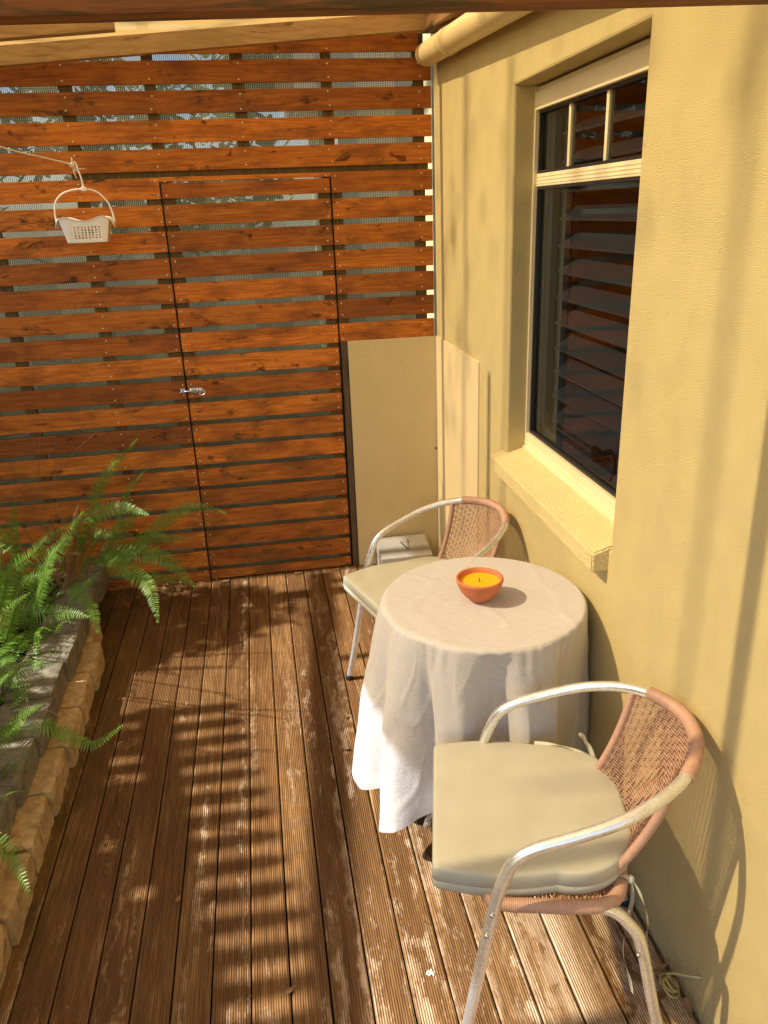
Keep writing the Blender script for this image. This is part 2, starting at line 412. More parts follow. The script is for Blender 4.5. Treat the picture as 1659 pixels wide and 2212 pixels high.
M_CLOTH = mat_cloth(); M_ALU = mat_alu(); M_WICK = mat_wicker()
M_CUSH = mat_plain('vinyl_cushion', (.46, .45, .37), .42, speck=.10, var=.05, vscale=14, bump=.0006, bscale=35, spec=.45)
M_TIE = mat_plain('cushion_tape', (.56, .54, .43), .7, bump=.0003, bscale=300)
M_TERRA = mat_plain('terracotta', (.52, .165, .065), .75, var=.10, vscale=40, bump=.0006, bscale=150)
M_WAX = mat_plain('orange_wax', (.95, .45, .010), .35, var=.03, **{'Subsurface Weight': .3, 'Subsurface Radius': (.02, .01, .003)})
M_WICKM = mat_plain('burnt_wick', (.05, .06, .02), .8)
M_WPLAST = mat_plain('white_plastic', (.93, .92, .90), .35, var=.02)
M_ROPE = mat_plain('cream_rope', (.70, .60, .46), .8, var=.2, vscale=90)
M_STEEL = mat_plain('zinc_steel', (.55, .55, .56), .35, metallic=.9)
M_NAIL = mat_plain('nail_head', (.70, .58, .44), .45, metallic=.3)
M_WHITESP = mat_plain('white_splat', (.8, .8, .76), .7)
M_DRYLEAF = mat_leaf('dry_leaf', (.17, .09, .035), (.34, .20, .09), transl=.1, rough=.7)
M_CABLE = mat_plain('cable_yellow', (.42, .33, .11), .5, var=.15, vscale=30)
M_CABLE2 = mat_plain('cable_cream', (.52, .43, .22), .6)
M_TREE = mat_leaf('tree_leaf', (.05, .10, .02), (.10, .17, .04))
M_BARK = mat_plain('bark', (.13, .10, .07), .85, bump=.01, bscale=20)
M_NEIGH = mat_plain('neighbour_render', (.75, .65, .42), .85)
M_PICKET = mat_plain('picket_paint', (.30, .20, .12), .7)

# ------------------------------------------------------------------ ground and deck
mb = MB(); mb.add([(-60, -60, -.32), (60, -60, -.32), (60, 60, -.32), (-60, 60, -.32)], [(0, 1, 2, 3)])
tag(mb.build('ground', M_GROUND), kind='structure')

def build_deck():
    V = []; Fc = []
    x0 = -.3539; pitch = .095; gap = .0048
    for k in range(-6, 13):
        a = x0 + k * pitch + gap / 2; b = x0 + (k + 1) * pitch - gap / 2
        b = min(b, W - .012)
        if b - a < .02: continue
        prof = [(a, -.022), (a, -.003)]
        nr = max(3, round((b - a - .006) / .006)); rw = (b - a - .004) / nr
        for i in range(nr):
            xs = a + .002 + i * rw
            prof += [(xs + rw * .02, -.0022), (xs + rw * .25, -.0004), (xs + rw * .5, 0.), (xs + rw * .75, -.0004), (xs + rw * .98, -.0022)]
        prof += [(b, -.003), (b, -.022)]
        ys = [-1.4, 1.17, F + .02] if k < 0 else [-1.4, F + .02]
        ys = [-1.4, F + .02]
        n0 = len(V); m_ = len(prof)
        for y in ys:
            for (x, z) in prof: V.append((x, y, z))
        for j in range(len(ys) - 1):
            for i in range(m_ - 1):
                p = n0 + j * m_ + i; Fc.append((p, p + 1, p + 1 + m_, p + m_))
            Fc.append((n0 + j * m_ + m_ - 1, n0 + j * m_, n0 + (j + 1) * m_, n0 + (j + 1) * m_ + m_ - 1))
    return mk('timber_deck', V, Fc, M_DECK)
tag(build_deck(), kind='structure')
mb = MB()
for y in np.arange(-1.2, 3.7, .45): mb.box((-1.0, y, -.12), (W, y + .045, -.0225))
tag(mb.build('deck_joists', M_GREYT), kind='structure')
mb = MB(); mb.box((-1.05, -1.4, -.29), (W - .001, F + .019, -.125)); mb.box((-.99, F + .0005, -.124), (W - .002, F + .018, -.024)); tag(mb.build('underdeck_dark_fill', M_BLACK), kind='structure')  # black box added under the deck to keep the board gaps dark

# ------------------------------------------------------------------ slat fence with gate
ROW_T, ROW_P, ROW_W = 2.2540, .1101, .0861
fence = thing('slat_fence', 'orange stained horizontal slat fence with a gate, closing the far end of the deck', 'fence', (-.3, F, 0))
rng = random.Random(3)
def slat(mb, xa, xb, za, zb, y=F, th=.019):
    j = rng.uniform(-.0015, .0015); t = rng.uniform(-.0012, .0012)
    bm_lo = (xa, y + j, za); bm_hi = (xb, y + th, zb)
    n = len(mb.V); mb.bbox(bm_lo, bm_hi, .0022)
    for i in range(n, len(mb.V)):
        x, yy, z = mb.V[i]; mb.V[i] = (x, yy, z + t * (x - xa) / max(.3, xb - xa))
GL, GR, GT = -.3575, .380, 1.8990
left, rightp, gate_b = MB(), MB(), MB(); nails = MB()
def nail(x, z, y=F):
    r = .0036; n = 8
    V = [(x + r * math.cos(2 * math.pi * k / n), y - .0022, z + r * math.sin(2 * math.pi * k / n)) for k in range(n)]
    V += [(x + r * 1.1 * math.cos(2 * math.pi * k / n), y + .001, z + r * 1.1 * math.sin(2 * math.pi * k / n)) for k in range(n)]
    nails.add(V, [tuple(range(n - 1, -1, -1))] + [(k, (k + 1) % n, n + (k + 1) % n, n + k) for k in range(n)])
for i in range(-3, 21):
    zt = ROW_T - i * ROW_P; zb = max(zt - ROW_W, -.018)
    if zt - zb < .02: continue
    xr = .79 if i < -1 else .845
    if i <= 2:
        slat(left, -2.2, xr, zb, zt)
        for bx in (-.69, -.35, .015, .39, .79):
            for dz in (.016, .07): nail(bx + rng.uniform(-.008, .008), zb + dz + rng.uniform(-.004, .004))
    else:
        if i == 3:   # the gate is cut out of this row
            n = len(left.V)
            slat(left, -2.2, GL - .004, zb, zt); slat(left, GL - .004, GR + .004, GT + .006, zt); slat(left, GR + .004, xr, zb, zt)
        else:
            slat(left, -2.2, GL - .004, zb, zt)
            if zb > 1.17: slat(left, GR + .004, xr, zb, zt)
        gzt = GT if i == 3 else zt
        slat(gate_b, GL + .004, GR - .004, max(zb, .006), gzt, y=F - .003 + rng.uniform(-.001, .001))
        for dz in (.016, .07):
            for bx in (-.69, GL - .018): nail(bx + rng.uniform(-.006, .006), zb + dz + rng.uniform(-.004, .004))
            if zb > 1.17:
                for bx in (GR + .022, .79): nail(bx + rng.uniform(-.006, .006), zb + dz)
            for bx in (GL + .025, GR - .022): nail(bx + rng.uniform(-.006, .006), zb + dz + rng.uniform(-.004, .004), F - .003)
left.build('slats', M_STAIN, fence)
tag(nails.build('nails', M_NAIL, fence), kind='stuff')
b = MB()
for (xa, xb) in ((-1.5, -1.45), (-1.1, -1.05), (-.715, -.665), (-.372, -.327), (-.01, .040), (.366, .412), (.765, .815)):
    if xa in (-.372, .366, -.01): b.box((xa, F + .0195, GT + .053), (xb, F + .044, 2.62))
    else: b.box((xa, F + .0195, -.1), (xb, F + .044, 2.62))
b.box((-.425, F + .0195, -.1), (GL - .006, F + .0435, GT + .008)); b.box((GR + .006, F + .0195, 1.17), (.432, F + .0435, GT + .008))
b.box((GL - .035, F + .048, -.1), (GL + .035, F + .053, GT + .01)); b.box((GR - .035, F + .048, -.1), (GR + .035, F + .053, GT + .01))  # strips added behind the gate edges to stop light leaking through
b.build('battens', M_BATTEN, fence)
b = MB(); b.box((-.72, F + .0205, GT - .003 + .024), (.83, F + .0445, GT + .052)); b.build('top_rail', M_BATTEN, fence)
b = MB(); b.bbox((.3875, F - .004, -.01), (.4165, F + .04, 1.178), .003); b.build('gate_post', M_GREYT, fence)
gate = gate_b.build('gate', M_STAIN, fence)
b = MB()
b.box((GL + .006, F + .0175, .02), (GL + .055, F + .044, GT - .02)); b.box((GR - .055, F + .0175, .02), (GR - .006, F + .044, GT - .02))
gb = b.build('gate_frame', M_BATTEN); gb.parent = gate; gb.location = -Vector(parent_world(gate).translation)
# latch: sliding bolt with a bent handle
b = MB(); z0 = .995; y0 = F - .006
b.bbox((GL + .012, y0 - .004, z0 - .013), (GL + .072, y0, z0 + .013), .001)
b.bbox((GL - .030, F - .005, z0 - .012), (GL - .008, F - .001, z0 + .012), .001)
b.tube([(GL - .032, y0 - .010, z0 - .004), (GL + .06, y0 - .010, z0 + .004)], .0042, 10)
for x in (GL - .02, GL + .022, GL + .052):
    b.tube([(x, y0 - .002, z0 - .009), (x, y0 - .015, z0 - .006), (x, y0 - .017, z0), (x, y0 - .015, z0 + .008), (x, y0 - .002, z0 + .011)], .0028, 8)
b.tube(spline([(GL + .060, y0 - .012, z0 + .004), (GL + .080, y0 - .018, z0 + .002), (GL + .083, y0 - .02, z0 - .014), (GL + .066, y0 - .018, z0 - .021), (GL + .056, y0 - .012, z0 - .010)], 20), .0032, 8)
lt = b.build('latch', M_STEEL, None, True); lt.parent = gate; lt.location = -Vector(parent_world(gate).translation)
lt['label'] = 'steel sliding bolt with a bent handle'

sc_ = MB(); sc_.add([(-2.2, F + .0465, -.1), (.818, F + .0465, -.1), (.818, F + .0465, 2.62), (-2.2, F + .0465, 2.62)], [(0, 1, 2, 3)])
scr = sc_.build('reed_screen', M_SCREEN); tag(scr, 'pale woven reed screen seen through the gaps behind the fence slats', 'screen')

# smooth cream sheets in the corner
b = MB(); b.bbox((.419, F - .012, .0), (.852, F - .001, 1.180), .0012)
pn = b.build('cover_panel', M_PANEL); tag(pn, 'tall smooth cream panel on the fence right of the gate', 'panel')
b = MB()
for (x, z, r) in ((.842, .615, .006),):
    b.lathe([(0, -.003), (r, -.003), (r * .9, -.005), (0, -.0055)], (0, 0, 0), 10)
    for i in range(len(b.V) - 40, len(b.V)): 
        vx, vy, vz = b.V[i]; b.V[i] = (vx + x, F - .012 + (vz + .002), vy + z)
sp = b.build('screw', M_BATTEN); sp.parent = pn
b = MB(); b.bbox((W - .006, 2.977, .0), (W + .0, F - .013, 1.181), .0012)
pn2 = b.build('wall_sheet', M_PANEL2); tag(pn2, 'low smooth cream sheet fixed to the house wall beside the corner', 'panel')

# ------------------------------------------------------------------ house wall with window
house = thing('house_wall', 'cream textured house wall with a tall window along the right side of the deck', 'wall', (W, 1, 0))
OY0, OY1, OZ0, OZ1 = 1.735, 2.620, .905, 2.102
D = .07; ch = .008
def wall_mesh():
    V = []; Fc = []
    def v(*p): V.append(p); return len(V) - 1
    ya, yb, za, zb = -1.6, F + .30, -.30, 2.80
    o = [v(W, ya, za), v(W, yb, za), v(W, yb, zb), v(W, ya, zb)]
    i1 = [v(W, OY0 - ch, OZ0 - ch), v(W, OY1 + ch, OZ0 - ch), v(W, OY1 + ch, OZ1 + ch), v(W, OY0 - ch, OZ1 + ch)]
    i15 = [v(W + ch * .3, OY0 - ch * .3, OZ0 - ch * .3), v(W + ch * .3, OY1 + ch * .3, OZ0 - ch * .3), v(W + ch * .3, OY1 + ch * .3, OZ1 + ch * .3), v(W + ch * .3, OY0 - ch * .3, OZ1 + ch * .3)]
    i2 = [v(W + ch, OY0, OZ0), v(W + ch, OY1, OZ0), v(W + ch, OY1, OZ1), v(W + ch, OY0, OZ1)]
    i3 = [v(W + .24, OY0, OZ0), v(W + .24, OY1 + .02, OZ0), v(W + .24, OY1 + .02, OZ1), v(W + .24, OY0, OZ1)]
    bk = [v(W + .24, ya, za), v(W + .24, yb, za), v(W + .24, yb, zb), v(W + .24, ya, zb)]
    for A, B in ((o, i1), (i1, i15), (i15, i2), (i2, i3), (i3, bk), (bk, o)):
        for k in range(4): Fc.append((A[k], A[(k + 1) % 4], B[(k + 1) % 4], B[k]))
    return V, Fc
V_, F_ = wall_mesh(); mk('rendered_wall', V_, F_, M_STUCCO, house)
# sloping sill
b = MB()
d_ = .046; ya, yb = 1.742, 2.665
P = [(W - d_, .842), (W - d_, .896), (W, .911), (W + .09, .936), (W + .09, .842)]
bm = bmesh.new()
vs0 = [bm.verts.new((x, ya, z)) for x, z in P]; vs1 = [bm.verts.new((x, yb, z)) for x, z in P]
bm.faces.new(vs0); bm.faces.new(vs1[::-1])
for i in range(5): bm.faces.new((vs0[i], vs1[i], vs1[(i + 1) % 5], vs0[(i + 1) % 5]))
bmesh.ops.recalc_face_normals(bm, faces=bm.faces[:])
bmesh.ops.bevel(bm, geom=[e for e in bm.edges if min(e.verts[0].co.x, e.verts[1].co.x) < W - d_ + .001], offset=.005, segments=3, affect='EDGES')
bm.verts.index_update()
b.add([tuple(v.co) for v in bm.verts], [[v.index for v in f.verts] for f in bm.faces]); bm.free()
b.build('window_sill', mat_stucco('sill_stucco', (.77, .64, .335), .0050, 220), house)
# window
wx = W + D
b = MB()
fy0, fy1, fz0, fz1 = 1.737, 2.660, .925, 2.100
GY0, GY1, GZ0, GZ1 = 1.835, 2.615, .985, 2.030
b.bbox((wx, GY1, fz0), (wx + .05, fy1, fz1), .003); b.bbox((wx, fy0, fz0), (wx + .05, GY0, fz1), .003)
b.bbox((wx, GY0 - .001, GZ1), (wx + .05, GY1 + .001, fz1 - .018), .003); b.bbox((wx, GY0 - .001, fz0), (wx + .05, GY1 + .001, GZ0), .003)
b.bbox((wx + .008, fy0 + .01, fz1 - .02), (wx + .05, fy1 - .002, fz1 - .004), .002)
b.box((wx - .004, fy0 + .004, GZ0 - .034), (wx + .004, fy1 - .004, GZ0 - .032)); b.box((wx - .008, fy0 + .004, fz0 + .002), (wx + .004, fy1 - .004, fz0 + .012))
win = b.build('window', M_FRAME, house)
def sub(mbx, name, mat, par, **kw):
    o = mbx.build(name, mat, None, **kw); o.parent = par; o.location = -parent_world(par).translation; return o
b = MB()
RZ = 1.828
b.bbox((wx + .012, GY0, RZ - .019), (wx + .04, GY1, RZ + .019), .002)
for k in (-.010, 0, .010): b.box((wx + .0105, GY0, RZ + k - .0015), (wx + .0125, GY1, RZ + k + .0015))
sub(b, 'transom', M_FRAME, win)
for y in (2.372, 2.118, 1.872):
    b = MB(); b.bbox((wx + .018, y - .008, RZ + .019), (wx + .034, y + .008, GZ1), .002); sub(b, 'glazing_bar', M_FRAME, win)
b = MB()
g = .009
for (z0, z1) in ((GZ0, RZ - .019), (RZ + .019, GZ1)):
    b.box((wx + .014, GY0, z0), (wx + .030, GY1, z0 + g)); b.box((wx + .014, GY0, z1 - g), (wx + .030, GY1, z1))
    b.box((wx + .014, GY1 - g, z0 + g), (wx + .030, GY1, z1 - g)); b.box((wx + .014, GY0, z0 + g), (wx + .030, GY0 + g, z1 - g))
sub(b, 'gasket', M_BLACK, win)
b = MB(); b.add([(wx + .026, GY0, GZ0), (wx + .026, GY1, GZ0), (wx + .026, GY1, GZ1), (wx + .026, GY0, GZ1)], [(0, 3, 2, 1)])
sub(b, 'pane', M_GLASS, win)
# inner sash edge seen through the glass
b = MB(); b.box((wx + .052, GY1 - .045, GZ0), (wx + .075, GY1, GZ1)); b.box((wx + .052, GY0, GZ0), (wx + .075, GY1, GZ0 + .03))
sub(b, 'inner_reveal', M_LOUVRE, win)
# interior shutters
shut = thing('window_shutter', 'dark indoor louvre shutter standing behind the window glass', 'shutter', (W + .2, 2.2, .9))
b = MB(); X0 = W + .165
b.bbox((X0 - .01, 2.545, GZ0 - .03), (X0 + .02, 2.60, GZ1 + .06), .002); b.bbox((X0 - .01, 1.745, GZ0 - .03), (X0 + .02, 1.80, GZ1 + .06), .002)
b.bbox((X0 - .01, 1.80, GZ0 - .03), (X0 + .02, 2.545, GZ0 + .035), .002)
b.build('shutter_frame', M_LOUVRE, shut)
for k in range(13):
    z = GZ0 + .085 + k * .082
    if z > GZ1 + .02: break
    Mx = Matrix.Translation((X0 + .004, 0, z)) @ Matrix.Rotation(R(-28), 4, 'Y')
    b = MB(); b.bbox((-.040, 1.803, -.0045), (.040, 2.542, .0045), .003, Mx); b.build('louvre', M_LOUVRE, shut)
# the dark room behind
b = MB(); xa, xb, ya, yb, za, zb = W + .241, W + 3.2, .3, 3.6, 0, 2.6
b.add([(xa, ya, za), (xb, ya, za), (xb, yb, za), (xa, yb, za), (xa, ya, zb), (xb, ya, zb), (xb, yb, zb), (xa, yb, zb)],
      [(0, 1, 2, 3), (7, 6, 5, 4), (1, 5, 6, 2), (0, 4, 5, 1), (3, 2, 6, 7)])
tag(b.build('room', M_ROOM), kind='structure')
# dark ornament on the inside window ledge
orn = thing('ornament', 'small dark curved ornament on the inside ledge behind the glass', 'ornament', (W + .125, 2.10, 1.0))
b = MB(); b.tube(spline([(W + .125, 2.02, .99), (W + .125, 2.0, 1.03), (W + .125, 2.035, 1.075), (W + .125, 2.09, 1.05), (W + .125, 2.13, 1.02)], 20), np.linspace(.005, .009, 20), 8)
b.bbox((W + .118, 2.105, 1.02), (W + .132, 2.155, 1.06), .003); b.build('body', M_BLACK, orn, True)

# ------------------------------------------------------------------ pergola
perg = thing('pergola', 'timber pergola of sloping rafters overhead between beam and house wall', 'pergola', (0, 1, 2.3))
def zbot(x, y): return 2.388 + .067 * x + .072 * (y - 3.6)
def rafter(y, th=.045, h=.066, xa=-2.0, xb=W - .002, name='rafter'):
    b = MB(); nseg = 8; V = []; Fc = []
    bm = bmesh.new()
    for i in range(nseg + 1):
        x = xa + (xb - xa) * i / nseg; z = zbot(x, y) - (.008 if 2.5 < y < 3 else 0)
        for (dy, dz) in ((0, 0), (th, 0), (th, h), (0, h)): V.append((x, y + dy, z + dz))
    for i in range(nseg):
        for k in range(4): Fc.append((i * 4 + k, i * 4 + 4 + k, i * 4 + 4 + (k + 1) % 4, i * 4 + (k + 1) % 4))
    Fc += [(0, 1, 2, 3), (nseg * 4 + 3, nseg * 4 + 2, nseg * 4 + 1, nseg * 4)]
    b.add(V, Fc); return b.build(name, M_RAFTER, perg)
for y in (3.585, 2.84, .72, 0.0): rafter(y, th=.045 if y > 2.5 else .032, xb=-.35 if 2.5 < y < 3 else W - .002)
b = MB(); b.bbox((-2.4, 1.150, 1.986), (2.2, 1.198, 2.150), .004)
bmv = np.array(b.V); bmv[:, 2] += .0143 * bmv[:, 0] - .0065; b.V = [tuple(v) for v in bmv]
# the beam ends at the wall
b.V = [(min(x, W - .001), y, z) for x, y, z in b.V]
b.build('cross_beam', M_BEAM, perg)
b = MB(); b.bbox((.792, -1.3, 2.438), (W - .001, 3.70, 2.52), .003); b.V = [(x, y, z + .072 * (y - 3.6)) for x, y, z in b.V]; b.build('ledger', mat_raw_timber('ledger_pine', (.34, .185, .08), (.16, .08, .035), axis=1, dk=.5), perg)
b = MB()
for y in (-.9, 3.45): b.bbox((-2.02, y, -.3), (-1.93, y + .09, 2.27), .004)
b.bbox((-2.03, -1.3, 2.16), (-1.98, 3.72, 2.255), .003); b.V = [(x, y, z + (.072 * (y - 3.6) if z > 1.9 else 0)) for x, y, z in b.V]
b.build('posts', M_GREYT, perg)
# cloth roof over the rafters
V = []; Fc = []; nx, ny = 24, 44
for j in range(ny + 1):
    for i in range(nx + 1):
        x = -1.56 + (W - .002 + 1.56) * i / nx; y = -.45 + 4.18 * j / ny
        V.append((x, y, zbot(x, y) + .0672 + .003 * noise.noise(Vector((x * 2, y * 3, 0)))))
for j in range(ny):
    for i in range(nx):
        a = j * (nx + 1) + i; Fc.append((a, a + 1, a + nx + 2, a + nx + 1))
roof = mk('shade_cloth', V, Fc, M_CLOTHROOF); tag(roof, 'warm beige knitted shade cloth stretched over the pergola rafters', 'shade cloth')

# cream pipe under the ledger
pts = []
for t in np.linspace(0, 1, 30):
    y = -1.3 + t * (3.63 + 1.3); pts.append((W - .052, y, 2.362 - .055 * (3.7 - y)))
pts += [(W - .054, 3.655, 2.360), (W - .056, 3.668, 2.358), (W - .058, 3.676, 2.357)]
rr = [.046] * 30 + [.043, .033, .010]
b = MB(); b.tube(pts, rr, 28)
pp = b.build('drain_pipe', M_PIPE, None, True); tag(pp, 'fat cream pipe running along the top of the house wall', 'pipe')
b = MB(); yy = 3.28; b.tube([(W - .052, yy, 2.362 - .055 * (3.7 - yy)), (W - .052, yy - .06, 2.362 - .055 * (3.76 - yy))], [.0485, .0485], 28)
cf = b.build('pipe_socket', M_PIPE, None, True); cf.parent = pp

# ------------------------------------------------------------------ stone garden edging
def rough_block(lo, hi, seed, amp=.006, yaw=0.0, n=(5, 10, 5), face_amp=1.0):
    bm = bmesh.new(); bmesh.ops.create_cube(bm, size=1)
    bmesh.ops.subdivide_edges(bm, edges=bm.edges[:], cuts=11, use_grid_fill=True)
    c = Vector([(lo[i] + hi[i]) / 2 for i in range(3)]); s = Vector([hi[i] - lo[i] for i in range(3)])
    Mr = Matrix.Rotation(yaw, 3, 'Z')
    for v in bm.verts:
        p = v.co.copy()
        # pull corners in a little so edges are worn
        q_ = Vector((p.x * s.x, p.y * s.y, p.z * s.z))
        e = sum(1 for k in range(3) if abs(abs(p[k]) - .5) < 1e-4)
        if e >= 2:
            for k in range(3):
                if abs(abs(p[k]) - .5) < 1e-4: q_[k] -= math.copysign(.0022 * (e - 1) + .002 * abs(noise.noise(q_ * 30 + Vector((seed, 0, 0)))), p[k])
        w = q_ * 34 + Vector((seed * 3.1, seed * 1.7, 0))
        d = noise.noise_vector(w) * amp + noise.noise_vector(w * 3.3) * amp * .6
        if p.x > .49: d.x += noise.noise(w * .6) * amp * 2.0 * face_amp
        v.co = c + Mr @ (q_ + d)
    bm.verts.index_update()
    V = [tuple(v.co) for v in bm.verts]; Fc = [[v.index for v in f.verts] for f in bm.faces]; bm.free(); return V, Fc
edging = thing('garden_edging', 'low stepped garden edging of sandstone and grey blocks along the left of the deck', 'retaining wall', (-.85, 2.2, 0))
rg = random.Random(11)
mb1, mb2, mb3 = MB(), MB(), MB()
y = 3.27; k = 0
while y > .3:
    L = .236; x1 = -.768 + (-.05 if k == 0 else 0)
    V, Fc = rough_block((-1.00, y - L + .004, -.12), (x1 + rg.uniform(-.006, .004), y - .002, .098 + rg.uniform(-.002, .002)), k, yaw=R(1.8 + rg.uniform(-.8, 1.0)), amp=.0028); mb1.add(V, Fc)
    y -= L; k += 1
y = 3.66; k = 40
while y > 2.0:
    L = .232
    V, Fc = rough_block((-1.01, y - L + .003, .085), (-.842 + rg.uniform(-.006, .006), y - .003, .193 + rg.uniform(-.004, .004)), k, amp=.0012, yaw=R(rg.uniform(0, 2)), face_amp=.1); mb2.add(V, Fc)
    y -= L; k += 1
y0 = y + .0; k = 80
while y0 > .3:
    L = rg.uniform(.22, .27)
    V, Fc = rough_block((-1.02, y0 - L + .004, .088), (-.800 + rg.uniform(-.012, .010), y0 - .003, .205 + rg.uniform(-.01, .01)), k, amp=.005, yaw=R(4 + rg.uniform(-2, 4))); mb3.add(V, Fc)
    y0 -= L; k += 1
y0 = 1.72
while y0 > .3:
    L = rg.uniform(.24, .30)
    V, Fc = rough_block((-1.10, y0 - L + .004, .19), (-.850 + rg.uniform(-.012, .010), y0 - .003, .305 + rg.uniform(-.012, .012)), k, amp=.0055, yaw=R(3 + rg.uniform(-3, 5))); mb3.add(V, Fc)
    y0 -= L; k += 1
mb1.build('lower_course', M_SANDST, edging); mb2.build('grey_course', M_GREYST, edging); mb3.build('upper_course', M_SANDST, edging)
# soil bed
V = []; Fc = []; nx, ny = 30, 70
for j in range(ny + 1):
    for i in range(nx + 1):
        x = -2.4 + 1.52 * i / nx; y = .2 + 3.53 * j / ny
        V.append((x, y, .13 + .03 * noise.noise(Vector((x * 5, y * 5, 1))) + .012 * noise.noise(Vector((x * 22, y * 22, 2)))))
for j in range(ny):
    for i in range(nx):
        a = j * (nx + 1) + i; Fc.append((a, a + 1, a + nx + 2, a + nx + 1))
tag(mk('garden_soil', V, Fc, M_SOIL, smooth=True), kind='structure')
# leaf litter on soil and in the corner
def leaf_geo(c, L, wd, yaw, pitch, roll, curl=.3):
    M = Matrix.Translation(c) @ Matrix.Rotation(yaw, 4, 'Z') @ Matrix.Rotation(pitch, 4, 'Y') @ Matrix.Rotation(roll, 4, 'X')
    V = []; n = 5
    for i in range(n + 1):
        t = i / n; w_ = wd * math.sin(math.pi * (.08 + .92 * t) ** .8) * .5 + .0002; z = curl * L * (t - .5) ** 2
        V += [M @ Vector((L * (t - .5), -w_, z + w_ * .3)), M @ Vector((L * (t - .5), 0, z)), M @ Vector((L * (t - .5), w_, z + w_ * .3))]
    Fc = []
    for i in range(n):
        for k in range(2): a = i * 3 + k; Fc.append((a, a + 1, a + 4, a + 3))
    return V, Fc
mb = MB(); rl = random.Random(5)
for _ in range(900):
    x = rl.uniform(-1.9, -.88); y = rl.uniform(.6, 3.7)
    V, Fc = leaf_geo((x, y, .165 + rl.uniform(-.01, .03)), rl.uniform(.015, .05), rl.uniform(.004, .014), rl.uniform(0, 6.3), rl.uniform(-.5, .5), rl.uniform(-.6, .6)); mb.add(V, Fc)
tag(mb.build('leaf_litter', M_DRYLEAF), 'brown leaf litter lying on the soil under the ferns', 'leaf litter', kind='stuff')
mb = MB()
for _ in range(120):
    t = rl.random() ** 1.5
    x = -.80 + rl.uniform(0, .42) * (1 - t * .4); y = F - .02 - rl.uniform(0, .30) * (.3 + .7 * (x < -.6))
    V, Fc = leaf_geo((x, y, .006 + rl.uniform(0, .012)), rl.uniform(.008, .035), rl.uniform(.002, .010), rl.uniform(0, 6.3), rl.uniform(-.3, .3), rl.uniform(-.5, .5)); mb.add(V, Fc)
for _ in range(110):
    x = rl.uniform(-.75, .75); y = rl.uniform(1.0, 3.6)
    V, Fc = leaf_geo((x, y, .003), rl.uniform(.003, .012), rl.uniform(.0012, .003), rl.uniform(0, 6.3), 0, 0, .05); mb.add(V, Fc)
tag(mb.build('deck_debris', M_DRYLEAF), 'tiny dry leaf scraps scattered over the deck boards', 'debris', kind='stuff')
# the fallen leaves one can pick out
def fallen(x, y, L, wd, yaw, label, mat=M_DRYLEAF, curl=.5):
    V, Fc = leaf_geo((x, y, .004 + curl * L * .02), L, wd, yaw, .05, .15, curl)
    tag(mk('fallen_leaf', V, Fc, mat), label, 'leaf', 'dry leaves fallen on the deck')
fallen(-.285, F - .045, .045, .022, .3, 'curled brown dry leaf at the foot of the gate below its latch side')
fallen(.088, F - .035, .040, .012, .1, 'pale narrow dry leaf lying at the bottom middle of the gate')
fallen(.292, F - .040, .045, .010, .4, 'thin pale dry leaf at the foot of the gate post')
fallen(.192, 2.415, .026, .014, .9, 'small yellow dry leaf on bare boards left of the tablecloth')
fallen(.165, 2.235, .035, .020, 2.2, 'reddish crumpled leaf beside the hanging tablecloth edge')
fallen(-.361, 1.689, .030, .012, 1.2, 'small curled leaf on dark boards in the left foreground')
fallen(-.07, 1.36, .03, .012, .6, 'thin grey leaf lying on the striped shadows in the foreground')
b = MB(); rs = random.Random(2)
for _ in range(16):
    a = rs.uniform(0, 6.28); r_ = abs(rs.gauss(0, .006)); b.lathe([(0, .0035), (rs.uniform(.001, .003), .0015), (rs.uniform(.0015, .0035), 0)], (.274 + r_ * math.cos(a), 1.343 + 1.5 * r_ * math.sin(a), 0), 8)
tag(b.build('white_splat', M_WHITESP, None, True), 'white chalky splat on the deck boards in the foreground', 'splat')
# cable coil by the wall
cab = thing('cable_coil', 'coiled yellow cable coming out of the house wall onto the deck', 'cable', (.82, 1.19, 0))
b = MB(); pts = [(W, 1.130, .110), (W - .02, 1.145, .100), (W - .035, 1.175, .075), (W - .040, 1.20, .045)]
for t in np.linspace(0, 3.3 * 2 * math.pi, 70):
    r_ = .010 + .0009 * t + .004 * math.sin(t * 1.7); pts.append((W - .036 + r_ * .8 * math.cos(t + 1), 1.185 + r_ * math.sin(t + 1), .030 - .0006 * t + .006 * math.sin(t)))
b.tube(spline(pts[:4], 12), .0030, 8); b.build('lead', M_CABLE2, cab, True)
b = MB(); b.tube(pts[3:], .0028, 8); b.build('coil', M_CABLE, cab, True)
b = MB()
for (dx, dy) in ((-.05, .02), (-.065, -.01), (-.02, -.055), (-.035, .05)):
    V, Fc = leaf_geo((W + dx, 1.185 + dy, .012), .045, .018, dx * 90, .3, .4, .7); b.add(V, Fc)
tag(b.build('corner_leaves', M_DRYLEAF), 'dark curled leaves gathered round the cable coil by the wall', 'leaves', kind='stuff')

